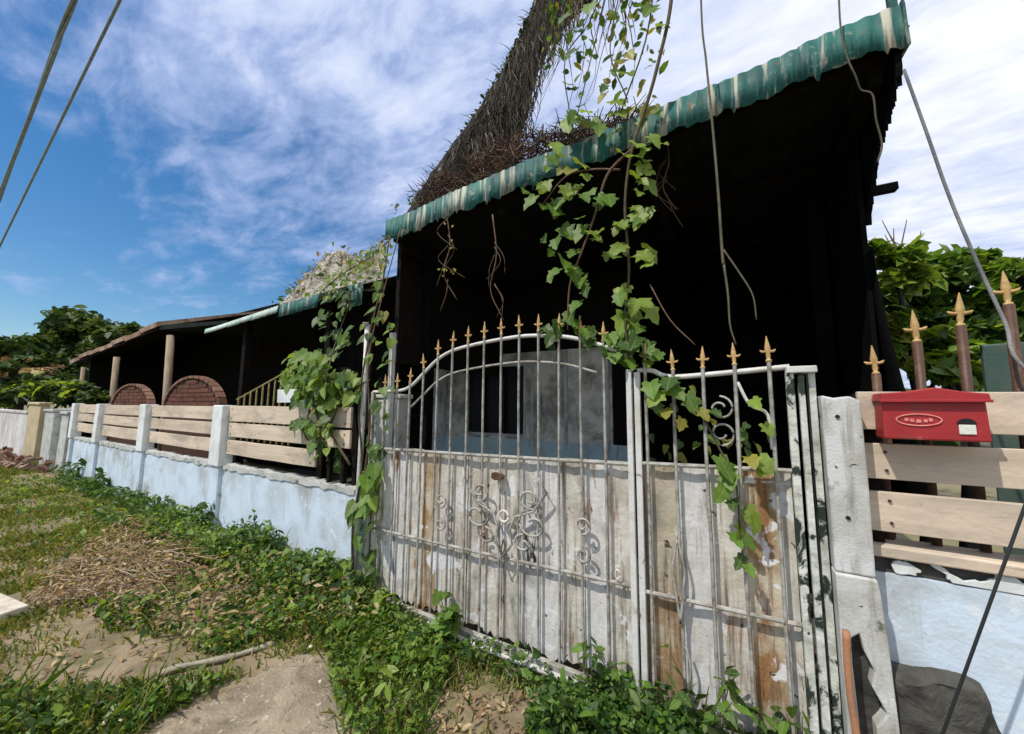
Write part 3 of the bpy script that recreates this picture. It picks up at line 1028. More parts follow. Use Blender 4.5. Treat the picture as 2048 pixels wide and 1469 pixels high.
mb.prism([(.722, 1.449)] + [(.7465 + .0245 * math.cos(t), 1.449 + .022 * math.sin(t)) for t in np.linspace(0, math.pi, 9)] + [(.722, 1.4495)], Y0 + .003, Y0 + .0075)
mb.build('card_slot', 'black_slot', mbx)
for x, z in ((.548, 1.376),):
    mb = MB()
    mb.box(x - .006, x + .006, Y0 + .05, Y1, z - .01, z + .012)
    mb.build('bracket', 'rust_sheet', mbx)

# ------------------------------------------------------------------ SPEAR RAILING BEHIND THE RIGHT BOARDS
sr = thing('spear_railing', 'brown iron railing with gold spear tips climbing above the red mailbox', 'railing', (.8, 2.25, 0))
for px, pt, in ((1752, 748), (1834, 684), (1921, 652), (2017, 610)):
    ptop = at(px, pt, 2.26)
    mb = MB()
    mb.tube([(ptop.x - .006, 2.26, .9), (ptop.x, 2.26, ptop.z)], .0165, 10)
    o = mb.build('bar', 'brown_paint', sr, smooth=True)
    add_finial(o, ptop.x, 2.26, ptop.z - .005, 1.22 if px > 1760 else 1.12)
for i in range(3):
    x = 1.125 + .14 * i
    z = 1.90 + .04 * i
    mb = MB()
    mb.tube([(x, 2.26, .9), (x, 2.26, z)], .0165, 10)
    o = mb.build('bar', 'brown_paint', sr, smooth=True)
    add_finial(o, x, 2.26, z - .005, 1.22)
mb = MB()
mb.tube([(.54, 2.28, 1.30), (1.5, 2.28, 1.33)], .012, 8)
mb.build('rail', 'brown_paint', sr)

# ------------------------------------------------------------------ HOUSE: canopy, fascia, walls
hs_ = thing('abandoned_house', 'abandoned house with deep dark porch under a peeling teal canopy behind the gate', 'house', (-1, 4, 0))
XL, XR, YE = -2.70, .775, 2.25


def eave_z(x):
    return 3.03 + (x - XL) / (XR - XL) * .145 + .012 * math.sin(x * 3.1)


# fascia: short corrugated sheets hung on edge, each its own piece
nF = 9
for i in range(nF):
    x0 = XL + (XR - XL) * i / nF
    x1 = XL + (XR - XL) * (i + 1) / nF + .012
    dz = random.uniform(-.010, .010)
    dyy = random.uniform(-.006, .004) - (i % 2) * .006
    tip = random.uniform(-.01, .01)
    mb = MB()
    k = 40
    vs, fs = [], []
    for q in range(k + 1):
        u = q / k
        x = x0 + (x1 - x0) * u
        y = YE + dyy + .005 * math.sin(2 * math.pi * x / .074) + .012 * math.sin(x * 5.3 + i)
        zb = eave_z(x) + dz + tip * u + .012 * math.sin(x * 23) + random.uniform(-.005, .005) + .008 * math.sin(2 * math.pi * x / (.11 + .05 * (i % 3))) - (.03 if random.random() < .04 else 0)
        zt = eave_z(x) + .205 + dz
        vs += [(x, y - .012, zb), (x, y, zt), (x, YE + .025, zt + .010)]
    for q in range(k):
        a_ = 3 * q
        fs += [(a_, a_ + 3, a_ + 4, a_ + 1), (a_ + 1, a_ + 4, a_ + 5, a_ + 2)]
    mb.add(vs, fs)
    o = mb.build('fascia_sheet', 'teal_sheet', hs_, smooth=True)
    s_ = o.modifiers.new('thickness', 'SOLIDIFY')
    s_.thickness = .003
# end return of the fascia and the little upright at the corner
mb = MB()
mb.box(XR - .004, XR + .010, YE - .02, YE + .12, 3.17, 3.40, j=.004)
mb.build('fascia_end', 'teal_sheet', hs_)
mb = MB()
mb.beam((XR - .02, YE + .02, 3.36), (XR - .025, YE + .02, 3.62), .03, .03)
mb.build('corner_upright', 'teal_sheet', hs_)
# canopy sheets, corrugation running away from the street
nS = 5
for i in range(nS):
    x0 = XL + (XR - XL) * i / nS
    x1 = XL + (XR - XL) * (i + 1) / nS + .03
    mb = MB()
    k = 44
    vs, fs = [], []
    for q in range(k + 1):
        x = x0 + (x1 - x0) * q / k
        wv = .012 * math.sin(2 * math.pi * x / .076)
        z = eave_z(x) + .11 + wv + (i % 2) * .006
        for yy, dz in ((YE + .02, 0), (3.2, .03), (4.6, .06), (6.2, .08)):
            vs.append((x, yy, z + dz))
    for q in range(k):
        for r_ in range(3):
            a_ = 4 * q + r_
            fs.append((a_, a_ + 4, a_ + 5, a_ + 1))
    mb.add(vs, fs)
    mb.build('canopy_sheet', 'shaded_sheet', hs_, smooth=True)
for yy in (2.34, 3.3, 4.4):
    mb = MB()
    mb.beam((XL + .02, yy, eave_z(XL) + .055), (XR - .02, yy, eave_z(XR) + .055), .05, .07)
    mb.build('purlin', 'shaded_timber', hs_)
for x in (-2.62, -1.5, -.4, .70):
    mb = MB()
    mb.beam((x, 2.36, eave_z(x) - .03), (x, 6.1, eave_z(x) + .04), .05, .09)
    mb.build('rafter', 'shaded_timber', hs_)
# torn rotten edge boards under the right end of the canopy
zt = [(2.26, 3.19)]
yy = 2.26
while yy < 2.84:
    zz = np.interp(yy, [2.26, 2.40, 2.60, 2.75, 2.84], [3.06, 3.00, 2.90, 2.74, 2.60])
    st_ = random.uniform(.010, .03)
    zt.append((yy, zz + random.uniform(.0, .04)))
    zt.append((yy + st_ * .5, zz - random.uniform(.0, .07) * random.random()))
    yy += st_
zt += [(2.9, 2.6), (3.2, 2.7), (3.2, 3.3)]
mb = MB()
n = len(zt)
mb.add([(XR - .035, y, z) for y, z in zt] + [(XR - .012, y, z) for y, z in zt],
       [tuple(range(n)), tuple(range(2 * n - 1, n - 1, -1))] + [(i, i + n, (i + 1) % n + n, (i + 1) % n) for i in range(n)])
mb.build('torn_lining', 'tarp_shade_black', hs_)
# right side wall of the porch, broad boards with the porch shade put into their black
yb = 2.80
i = 0
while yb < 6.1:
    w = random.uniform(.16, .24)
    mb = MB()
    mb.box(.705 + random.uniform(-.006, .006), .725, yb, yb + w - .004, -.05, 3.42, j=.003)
    mb.build('side_plank', 'tarp_shade_black', hs_)
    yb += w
mb = MB()
mb.beam((.70, 2.9, at(1770, 378, 2.9).z), (at(1793, 378, 2.92).x, 2.92, at(1793, 374, 2.92).z), .05, .045)
mb.build('beam_end', 'shaded_timber', hs_)
# back of the porch
mb = MB()
mb.box(-6.5, .79, 6.1, 6.25, -.05, 4.2)
mb.build('back_wall', 'shaded_timber', hs_)
# room front with the window, pale dirty plaster seen between the bars
YW = 4.3
xa, xb = at(852, 850, YW).x, at(1252, 850, YW).x
wx0, wx1 = at(932, 800, YW).x, at(1052, 800, YW).x
wz0, wz1 = at(990, 872, YW).z, at(990, 730, YW).z
dx0, dx1 = at(1224, 800, YW).x, xb
mb = MB()
mb.box(xa, wx0, YW, YW + .12, .98, 2.22)
mb.box(wx1, dx0, YW, YW + .12, .98, 2.22)
mb.box(wx0, wx1, YW, YW + .12, wz1, 2.22)
mb.box(wx0, wx1, YW, YW + .12, .98, wz0)
o = mb.build('front_wall', 'grey_wall', hs_)
mb = MB()
mb.box(xa, xb + .02, YW - .012, YW + .12, -.02, wz0 - .03 if wz0 - .03 > .99 else .98)
mb.build('dado', 'teal_band', hs_)
win = MB()
fw = .035
win.box(wx0, wx0 + fw, YW - .01, YW + .05, wz0, wz1)
win.box(wx1 - fw, wx1, YW - .01, YW + .05, wz0, wz1)
win.box(wx0 + fw, wx1 - fw, YW - .01, YW + .05, wz1 - fw, wz1)
win.box(wx0 + fw, wx1 - fw, YW - .01, YW + .05, wz0, wz0 + fw)
wo = win.build('window', 'old_concrete', hs_)
for xx in (xa + .03, (xa + wx0) / 2, wx1 + .10, (wx1 + dx0) / 2, dx0 - .05):
    mb = MB()
    mb.box(xx - .02, xx + .02, YW - .022, YW - .002, .99, 2.215, j=.003)
    mb.build('batten', 'old_concrete', hs_)
for k in (1, 2):
    mb = MB()
    x = wx0 + (wx1 - wx0) * k / 3
    mb.box(x - .012, x + .012, YW, YW + .03, wz0 + fw, wz1 - fw)
    mb.build('window_bar', 'shaded_timber', wo)
mb = MB()
mb.box(wx0 + fw, wx1 - fw, YW + .035, YW + .045, wz0 + fw, wz1 - fw)
mb.build('pane', 'black_slot', wo)
mb = MB()
mb.box(dx0 + .003, dx1, YW + .03, YW + .08, .98, 2.22)
mb.build('door', 'shaded_timber', hs_)
mb = MB()
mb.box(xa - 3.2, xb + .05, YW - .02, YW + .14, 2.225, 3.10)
mb.build('shaded_upper_wall', 'shaded_timber', hs_)  # wall top lost in shade, done as a near black piece
mb = MB()
mb.box(XL - .03, XL + .02, 2.42, 6.1, 1.9, 3.17)
mb.build('left_screen', 'shaded_timber', hs_)
for x, y in ((-2.6, 2.75), (.62, 3.5)):
    mb = MB()
    mb.box(x - .045, x + .045, y - .045, y + .045, -.05, eave_z(x) + .02, j=.004)
    mb.build('porch_post', 'tarp_shade_black', hs_)  # posts coloured black to stand for the porch shade

# black tarpaulin hanging at the right end, flaring at the bottom
tp = MB()
k, nz_ = 14, 10
for q in range(nz_ + 1):
    w = q / nz_
    for i in range(k + 1):
        u = i / k
        z = .9 + 1.5 * w
        y = 2.74 + .9 * u
        x = .728 + .16 * (1 - w) ** 1.5 * (1 - .3 * u) + .012 * math.sin(u * 19 + w * 3) * (1 - .5 * w)
        tp.v.append((x, y, z))
for q in range(nz_):
    for i in range(k):
        a_ = q * (k + 1) + i
        tp.f.append((a_, a_ + 1, a_ + k + 2, a_ + k + 1))
        tp.m.append(0)
o = tp.build('tarpaulin', 'tarp_shade_black', smooth=True)
s_ = o.modifiers.new('thickness', 'SOLIDIFY')
s_.thickness = .004
tag(o, 'black tarpaulin flaring out at the foot of the porch right end, behind the spears', 'tarpaulin')

# ------------------------------------------------------------------ LEFT WING (lower canopy)
lw = thing('house_wing', 'low dark wing with thin pale green eaves between the teal canopy and rusty shed', 'building', (-5, 4, 0))
Yw = 2.6


def wing_z(x):
    return float(np.interp(x, [-7.4, -7.05, -5.16, -4.27, -3.4], [2.69, 2.70, 2.80, 2.83, 2.84]))


segs = [(-7.4, -6.6, 'teal_pale', .075), (-6.6, -5.9, 'teal_pale', .085), (-5.9, -5.2, 'teal_pale', .095), (-5.18, -4.30, 'teal_sheet', .17), (-4.28, -3.75, 'shaded_sheet', .13), (-3.73, -3.45, 'teal_sheet', .27)]
for x0, x1, m_, h_ in segs:
    mb = MB()
    k = 24
    vs, fs = [], []
    for q in range(k + 1):
        x = x0 + (x1 - x0) * q / k
        y = Yw + .008 * math.sin(2 * math.pi * x / .08)
        vs += [(x, y - .01, wing_z(x) + .03 - h_ + random.uniform(-.004, .004)), (x, y, wing_z(x) + .03)]
    for q in range(k):
        fs.append((2 * q, 2 * q + 2, 2 * q + 3, 2 * q + 1))
    mb.add(vs, fs)
    o = mb.build('fascia_sheet', m_, lw, smooth=True)
    s_ = o.modifiers.new('thickness', 'SOLIDIFY')
    s_.thickness = .003
for i in range(5):
    x0, x1 = -7.45 + i * .95, -7.45 + (i + 1) * .95 + .02
    mb = MB()
    mb.add([(x0, Yw + .01, wing_z(x0)), (x1, Yw + .01, wing_z(x1)), (x1, 6.1, 3.1 + i * .004), (x0, 6.1, 3.1 + i * .004),
            (x0, Yw + .01, wing_z(x0) + .012), (x1, Yw + .01, wing_z(x1) + .012), (x1, 6.1, 3.112 + i * .004), (x0, 6.1, 3.112 + i * .004)],
           [(3, 2, 1, 0), (4, 5, 6, 7), (0, 1, 5, 4), (1, 2, 6, 5), (2, 3, 7, 6), (3, 0, 4, 7)])
    mb.build('roof_sheet', 'shaded_sheet', lw)
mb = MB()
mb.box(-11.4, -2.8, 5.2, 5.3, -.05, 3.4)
mb.build('back_wall', 'shaded_timber', lw)
for x in (-6.4, -4.3, -3.5):
    mb = MB()
    mb.box(x - .05, x + .05, 2.75, 2.85, -.05, wing_z(x) - .02, j=.004)
    mb.build('post', 'shaded_timber', lw)
mb = MB()
for x0 in np.arange(-4.35, -3.45, .14):
    mb.box(x0, x0 + .13, 3.1, 3.13, 1.7, 2.75, j=.006)
mb.build('boarding', 'shaded_timber', lw)

# ------------------------------------------------------------------ RUSTY SHED at far left
sh = thing('open_shed', 'open shed with rusty sagging sheet roof at the far left behind the wall', 'shed', (-13, 3.2, 0))
Ys = 3.0
pL, pM, pR = at(140, 727, Ys), at(312, 655, Ys), at(432, 648, Ys)
ns = 7
for i in range(ns):
    a_, b_ = pL.lerp(pM, i / ns), pL.lerp(pM, (i + 1) / ns + .01)
    mb = MB()
    dz = random.uniform(-.03, .03)
    th = .10
    up_ = 1.0
    mb.add([(a_.x, Ys, a_.z + dz), (b_.x, Ys, b_.z + dz), (b_.x, Ys + 2.6, b_.z + up_), (a_.x, Ys + 2.6, a_.z + up_),
            (a_.x, Ys - .02, a_.z + th + dz), (b_.x, Ys - .02, b_.z + th + dz), (b_.x, Ys + 2.6, b_.z + up_ + .03), (a_.x, Ys + 2.6, a_.z + up_ + .03)],
           [(3, 2, 1, 0), (4, 5, 6, 7), (0, 1, 5, 4), (1, 2, 6, 5), (2, 3, 7, 6), (3, 0, 4, 7)])
    mb.build('roof_sheet', 'rust_sheet', sh)
mb = MB()
mb.add([(pM.x, Ys + .05, pM.z - .05), (pR.x + .3, Ys + .05, pR.z - .02), (pR.x + .3, 5.2, pR.z + .12), (pM.x, 5.2, pM.z + .12),
        (pM.x, Ys + .05, pM.z + .06), (pR.x + .3, Ys + .05, pR.z + .04), (pR.x + .3, 5.2, pR.z + .16), (pM.x, 5.2, pM.z + .16)],
       [(3, 2, 1, 0), (4, 5, 6, 7), (0, 1, 5, 4), (1, 2, 6, 5), (2, 3, 7, 6), (3, 0, 4, 7)])
mb.build('ridge_sheet', 'shaded_sheet', sh)
mb = MB()
mb.add([(pL.x + .05, Ys + .03, pL.z - .05), (pM.x, Ys + .03, pM.z - .05), (pM.x, Ys + 2.55, pM.z + .62), (pL.x + .05, Ys + 2.55, pL.z + .9)], [(3, 2, 1, 0)])
o = mb.build('soffit_shade', 'shaded_timber', sh)  # near black sheet added for the shade under the rusty roof
o.modifiers.new('thickness', 'SOLIDIFY').thickness = .02
for px, top, w in ((334, 672, .075), (226, 715, .07), (160, 735, .06)):
    b_ = at(px, 800, Ys + .1)
    t_ = at(px + 8, top, Ys + .1)
    mb = MB()
    mb.tube([(b_.x, Ys + .1, -.05), (b_.x, Ys + .1, 1.4), (t_.x, Ys + .1, t_.z)], w, 8)
    mb.build('post', 'weathered_wood', sh, smooth=True)
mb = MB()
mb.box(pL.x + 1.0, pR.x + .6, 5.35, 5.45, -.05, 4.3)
mb.build('back_wall', 'shaded_timber', sh)
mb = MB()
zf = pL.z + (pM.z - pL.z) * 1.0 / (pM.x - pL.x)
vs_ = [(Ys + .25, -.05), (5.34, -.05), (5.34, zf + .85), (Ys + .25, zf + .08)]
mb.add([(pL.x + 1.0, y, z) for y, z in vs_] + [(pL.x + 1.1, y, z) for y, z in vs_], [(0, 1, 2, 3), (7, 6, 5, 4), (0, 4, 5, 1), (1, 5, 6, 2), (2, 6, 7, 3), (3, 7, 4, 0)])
mb.build('end_wall', 'shaded_timber', sh)

# two brick arches below the shed and wing eaves
for (p0, p1, ptop, lab) in ((222, 300, 768, 'small brown brick arch showing above the boards, left of the shed post'),
                            (326, 442, 752, 'large brown brick arch showing above the boards, right of the shed post')):
    Ya = 2.9
    A, B, T = at(p0, 810, Ya), at(p1, 810, Ya), at((p0 + p1) / 2, ptop, Ya)
    rx, cz_ = (B.x - A.x) / 2, 1.38
    rz_ = T.z - cz_
    cx_ = (A.x + B.x) / 2
    arch = thing('brick_arch', lab, 'brick arch', (cx_, Ya, 0), 'brick arches behind the boards')
    mb = MB()
    outl = [(cx_ + rx * .93 * math.cos(t), cz_ + rz_ * .90 * math.sin(t)) for t in np.linspace(0, math.pi, 25)]
    mb.prism([(cx_ + rx * .93, -.05)] + outl + [(cx_ - rx * .93, -.05)], Ya + .02, Ya + .10)
    mb.build('infill', 'mortar', arch)
    # rim of voussoirs and visible courses of the infill
    nb_ = 17
    for q in range(nb_):
        t0, t1 = math.pi * q / nb_ + .012, math.pi * (q + 1) / nb_ - .012
        pts = [(cx_ + rx * f * math.cos(t), cz_ + rz_ * g * math.sin(t)) for f, g, t in ((.95, .93, t0), (1.0, 1.0, t0), (1.0, 1.0, t1), (.95, .93, t1))]
        mb = MB()
        mb.prism(pts, Ya - .02, Ya + .10)
        mb.build('rim_brick', 'rim_brick', arch)
    nrow, hh = 7, rz_ * .88 / 7
    for rr in range(nrow):
        z0 = cz_ + rr * hh
        half = rx * .90 * math.sqrt(max(0, 1 - ((rr + 1) * hh / (rz_ * .90)) ** 2))
        bw = rx * .22
        x = cx_ - half + (0 if rr % 2 else -bw / 2)
        while x < cx_ + half:
            xa_, xb_ = max(x + .006, cx_ - half), min(x + bw - .006, cx_ + half)
            if xb_ - xa_ > .03:
                mb = MB()
                mb.box(xa_, xb_, Ya + .004 + random.uniform(-.004, .004), Ya + .03, z0 + .006, z0 + hh - .006)
                mb.build('brick', 'brick', arch)
            x += bw

# row of yellowish slanted palings climbing to the right behind the boards
pg = thing('spear_fence', 'old yellowish spear fence climbing to the right beside the creeper', 'fence', (-5.2, 2.55, 0))
for i in range(10):
    px = 474 + i * 12.2
    t_ = at(px + 4, 792 - i * 5.6, 2.6)
    mb = MB()
    mb.tube([(t_.x, 2.6, 1.0), (t_.x, 2.6, t_.z - .06), (t_.x, 2.6, t_.z)], [.012, .012, .002], 6)
    mb.build('paling', 'yellow_bar', pg)
mb = MB()
a_, b_ = at(474, 800, 2.61), at(590, 735, 2.61)
mb.tube([a_, b_], .012, 6)
mb.build('rail', 'yellow_bar', pg)
mb = MB()
a_, b_ = at(557, 780, 2.5), at(592, 806, 2.5)
mb.box(a_.x, b_.x, 2.49, 2.51, b_.z, a_.z, j=.004)
tag(mb.build('notice_board', 'white_post', bevel=.003), 'small blank pale board half hidden by creeper above the boards', 'board')

# ------------------------------------------------------------------ FAR LEFT WALLS AND PILLARS
def far_box(name, px0, px1, py, Y, m, lab, cat, depth=.15, cap=True):
    a_, b_ = at(px0, py, Y), at(px1, py, Y)
    t = thing(name, lab, cat, ((a_.x + b_.x) / 2, Y, 0))
    mb = MB()
    mb.box(a_.x, b_.x, Y, Y + depth, -.1, a_.z - .06, j=.01)
    mb.build('shaft' if cat == 'pillar' else 'wall_panel', m, t, bevel=.015)
    mb = MB()
    mb.box(a_.x - .03, b_.x + .03, Y - .03, Y + depth + .03, a_.z - .058, a_.z, j=.01)
    mb.build('coping', m, t, bevel=.01)
    return t


far_box('far_wall', -60, 58, 815, 2.1, 'far_white', 'stained white wall at the far left end of the lane', 'wall')
far_box('yellow_pillar', 60, 82, 805, 2.0, 'far_yellow', 'yellow gate pillar at the end of the far white wall', 'pillar', .16)
far_box('grey_pillar', 92, 110, 818, 2.02, 'old_concrete', 'grey concrete pillar between yellow pillar and the blue wall', 'pillar', .4)
far_box('grey_wall', 112, 138, 822, 2.12, 'old_concrete', 'short grey wall joining the left end of the blue wall', 'wall', .12)

# rubble heap at the far left
rb = thing('rubble_heap', 'heap of reddish rubble and brick by the far left pillars', 'rubble', (-13, 1.75, 0))
for i in range(60):
    px, py = random.uniform(0, 150), random.uniform(905, 945)
    q = gz(px, py)
    if q.y > 2.0: q.y = random.uniform(1.5, 1.95)
    s_ = random.uniform(.04, .11)
    mb = MB()
    mb.box(-s_, s_, -s_ * .6, s_ * .6, -s_ * .4, s_ * .4, j=s_ * .3)
    o = mb.build('brick', 'rubble')
    o.parent = rb
    o.location = Vector((max(q.x, -17), q.y, random.uniform(.0, .30) * (1 - abs(px - 60) / 160))) - wloc(rb)
    o.rotation_euler = (random.uniform(-1, 1), random.uniform(-1, 1), random.uniform(0, 3))

# ------------------------------------------------------------------ CABLES, ROPE, WIRE
def line_thing(name, pts, r, m, lab, cat, n=8, group=None, sub=6):
    mb = MB()
    mb.tube(smooth_path(pts, sub) if len(pts) > 2 else pts, r, n)
    return tag(mb.build(name, m, smooth=True), lab, cat, group)


def cable(p, q, Y, r, m, lab):
    a_, b_ = at(*p, Y), at(*q, Y)
    d = (b_ - a_).normalized()
    far = b_ + d * 25
    mid = b_ + d * 8 + Vector((0, 0, -.1))
    line_thing('power_cable', [a_ - d * 6, a_, b_, mid, far], r, m, lab, 'cable', 8, 'power cables in the sky')


a_, b_ = at(147, 0, 1.45), at(-2, 398, 1.45)
d = (b_ - a_).normalized()
mb = MB()
P0 = [a_ - d * 6 + d * (.5 * i) for i in range(16)] + [b_ + d * (3.0 * i) for i in range(9)]
P0 = sorted(P0, key=lambda p: (p - a_).dot(d))
u_ = d.cross(Vector((0, 0, 1))).normalized()
w_ = d.cross(u_)
for k in range(3):
    P = []
    for p in P0:
        t = (p - a_).dot(d) * 1.1 + k * 2.094
        P.append(p + u_ * math.cos(t) * .036 + w_ * math.sin(t) * .036)
    mb.tube(P, .030, 8)
tag(mb.build('power_cable', 'cable_grey', smooth=True), 'thick bundled grey power cable crossing the sky at the far left', 'cable', 'power cables in the sky')
cable((240, 0), (0, 492), 1.6, .026, 'cable_grey', 'thin single power cable crossing the sky right of the thick bundle')
line_thing('rope', [at(1808, 140, 2.26), at(1852, 262, 2.25), at(1898, 392, 2.24), at(1952, 520, 2.23), at(2010, 645, 2.2), at(2060, 745, 2.18), (1.35, 2.3, 1.35)],
           .0062, 'rope_grey', 'grey rope slanting down from the right canopy corner past the spears', 'rope')
a_, b_ = at(2060, 985, 1.92), at(1885, 1469, 1.92)
d_ = (b_ - a_).normalized()
line_thing('stay_wire', [a_ - d_ * 2.6, b_ + d_ * (b_.z + .05) / abs(d_.z)], .0048, 'cable', 'thin dark stay wire slanting across the lower right wall', 'wire')

# ------------------------------------------------------------------ VEGETATION
def leaf_mesh(name, lobes=5, m='leaf_mid', w=1.0, droop=.35):
    """lobed leaf, base at the origin, tip along -Z, face towards -Y, length 1; folded along the midrib and drooping at the rim"""
    if lobes == 5:
        half = [(.0, .04), (.16, .20), (.44, .10), (.36, -.20), (.56, -.36), (.33, -.50), (.27, -.74), (.0, -1.0)]
    elif lobes == 3:
        half = [(.0, .03), (.22, .12), (.42, -.10), (.36, -.36), (.22, -.68), (.0, -1.0)]
    else:
        half = [(.0, 0), (.17, -.15), (.27, -.40), (.22, -.66), (.10, -.86), (.0, -1.0)]
    mids = [(0, .0), (0, -.22), (0, -.45), (0, -.7)]

    def P(x, z):
        r2 = x * x + (z + .35) ** 2
        wav = .05 * math.sin(9 * x + 5 * z + droop * 20) if abs(x) > .1 else 0
        return (x * w, -.16 * abs(x) + droop * r2 * .6 + wav, z)
    mb = MB()
    for sgn in (-1, 1):
        pts = [P(sgn * x, z) for x, z in half]
        c = P(0, -.38)
        c = (c[0], c[1] + .02, c[2])
        o = len(mb.v)
        mb.v += pts + [c]
        k = len(pts)
        for i in range(k - 1):
            mb.f.append((o + i, o + i + 1, o + k) if sgn < 0 else (o + i + 1, o + i, o + k))
            mb.m.append(0)
    ob = mb.build(name, m, smooth=True)
    me = ob.data
    bpy.data.objects.remove(ob)
    return me


LM5 = [leaf_mesh('leaf', 5, m, 1.0, d) for m, d in (('leaf_mid', .35), ('leaf_light', .45), ('leaf_dark', .3), ('leaf_yellow', .4), ('leaf_light', .15), ('leaf_mid', .6))]
LM3 = [leaf_mesh('leaf', 3, m, 1.0, d) for m, d in (('leaf_mid', .35), ('leaf_light', .45), ('leaf_dark', .3), ('leaf_yellow', .4))]
LM1 = [leaf_mesh('leaf', 1, m, 1.0, d) for m, d in (('leaf_mid', .35), ('leaf_light', .45), ('leaf_dark', .3), ('leaf_yellow', .4))]


def put_leaf(parent, me, loc, size, tilt=None, yaw=None, roll=None):
    o = bpy.data.objects.new('leaf', me)
    COL.objects.link(o)
    o.parent = parent
    o.location = Vector(loc) - wloc(parent)
    o.scale = (size * random.uniform(.78, 1.05), size * random.uniform(.7, 1.6), size * random.uniform(.9, 1.1))
    # tilt swings the tip out towards the street (negative about X)
    o.rotation_euler = Euler((R(random.uniform(-62, -8)) if tilt is None else tilt, R(random.uniform(-38, 38)) if roll is None else roll,
                              R(random.uniform(-20, 60)) if yaw is None else yaw), 'XYZ')
    return o


def stem_obj(parent, pts, r, m='stem', n=6, name='stem', sub=5):
    mb = MB()
    P = smooth_path(pts, sub)
    if isinstance(r, tuple):
        r = [r[0] + (r[1] - r[0]) * i / (len(P) - 1) for i in range(len(P))]
    mb.tube(P, r, n)
    return mb.build(name, m, parent, smooth=True)


# --- main vine hanging over the gate
mv = thing('hanging_vine', 'large leafy green vine hanging from the teal canopy down to the gate arch', 'vine', at(1270, 250, 2.14))
YV = 2.10
stem_obj(mv, [at(1365, -330, 2.13), at(1345, -20, 2.13), at(1318, 120, 2.13), at(1290, 220, 2.14), at(1262, 300, 2.14)], .011)
stem_obj(mv, [at(1275, 260, YV), at(1258, 330, YV), at(1250, 420, YV), at(1258, 540, YV), at(1250, 640, YV - .02), at(1262, 735, YV - .03)], (.010, .006))
stem_obj(mv, [at(1262, 300, YV), at(1215, 350, YV), at(1190, 430, YV), at(1165, 500, YV), at(1140, 570, YV), at(1135, 660, YV)], (.009, .005), 'twig')
stem_obj(mv, [at(1240, 340, YV), at(1180, 340, YV + .02), at(1130, 355, YV), at(1085, 410, YV)], (.007, .004), 'twig')
stem_obj(mv, [at(1300, 570, YV), at(1340, 640, YV), at(1390, 690, YV)], (.004, .003), 'twig')
stem_obj(mv, [at(1150, 250, 2.16), at(1240, -120, 2.16), at(1290, -300, 2.16)], .004)
stem_obj(mv, [at(1240, 230, 2.16), at(1300, 40, 2.16), at(1310, -200, 2.16)], .005)
stem_obj(mv, [at(1145, 260, 2.16), at(1130, 120, 2.16), at(1190, 20, 2.16), at(1230, -200, 2.16)], .004)
stem_obj(mv, [at(1255, 200, 2.16), at(1220, 100, 2.16), at(1245, -40, 2.16)], .004)
# (px, py, size px, kind)  kind 0 mid 1 light 2 dark 3 yellow
main = [(1135, 40, 40, 2), (1180, 20, 44, 0), (1220, 35, 40, 0), (1250, 60, 40, 0), (1305, 25, 50, 0), (1320, 60, 36, 1), (1240, 5, 34, 2), (1160, 75, 38, 2), (1150, 110, 42, 2), (1115, 120, 36, 2),
        (1240, 130, 36, 3), (1255, 115, 34, 3), (1250, 155, 36, 1), (1325, 70, 44, 0), (1135, 180, 42, 0), (1145, 190, 36, 2), (1210, 180, 30, 2), (1155, 240, 46, 3), (1135, 250, 46, 1), (1170, 235, 40, 1),
        (1225, 215, 44, 3), (1235, 235, 40, 1), (1300, 225, 40, 3), (1285, 245, 40, 3), (1200, 265, 52, 0), (1235, 275, 44, 2), (1110, 300, 50, 1), (1100, 325, 40, 0),
        (1275, 300, 46, 1), (1300, 285, 46, 1), (1265, 325, 50, 1), (1290, 340, 48, 1), (1268, 365, 50, 1), (1290, 375, 44, 1), (1160, 340, 46, 1), (1145, 350, 40, 3), (1085, 380, 48, 1), (1068, 405, 40, 0),
        (1150, 395, 50, 1), (1125, 410, 50, 0), (1110, 430, 50, 0), (1165, 400, 40, 0), (1215, 405, 50, 0), (1270, 440, 54, 1), (1285, 445, 44, 1), (1240, 455, 46, 1), (1125, 470, 52, 0), (1165, 470, 56, 0), (1180, 475, 44, 1),
        (1110, 490, 40, 0), (1245, 505, 48, 1), (1228, 520, 36, 0), (1275, 525, 60, 1), (1290, 540, 46, 1), (1130, 535, 58, 0), (1145, 550, 46, 0), (1115, 550, 38, 0), (1165, 570, 50, 0), (1170, 585, 36, 2),
        (1240, 590, 46, 1), (1235, 600, 34, 0), (1275, 620, 60, 1), (1295, 630, 54, 1), (1250, 645, 60, 1), (1265, 660, 48, 0), (1135, 640, 60, 0), (1115, 660, 46, 2), (1150, 650, 36, 0), (1225, 690, 60, 0), (1250, 700, 56, 2),
        (1275, 690, 60, 2), (1300, 700, 50, 0), (1180, 680, 50, 2), (1165, 670, 44, 2), (1210, 710, 50, 2), (1260, 735, 50, 2), (1240, 720, 60, 0), (1290, 720, 44, 2), (1320, 715, 34, 0), (1105, 680, 40, 2)]
for px, py, s_, k in main:
    for rep in range((3 if random.random() < .45 else 2) if py > 200 else 1):
        ox, oy = (0, 0) if rep == 0 else (random.uniform(-26, 26), random.uniform(-20, 24))
        yy = (2.16 if py < 280 else random.uniform(2.02, 2.12)) + rep * .04
        p_ = at(px + ox, py + oy - s_ * .3, yy)
        depth = (p_ - Vector((0, 0, EYE))).dot(fwd)
        me = LM5[k] if random.random() < .8 else LM5[random.choice((0, 1, 4, 5, k))]
        put_leaf(mv, me, p_, s_ * (.76 if rep == 0 else .56) / F_PX * depth * random.uniform(.9, 1.15))

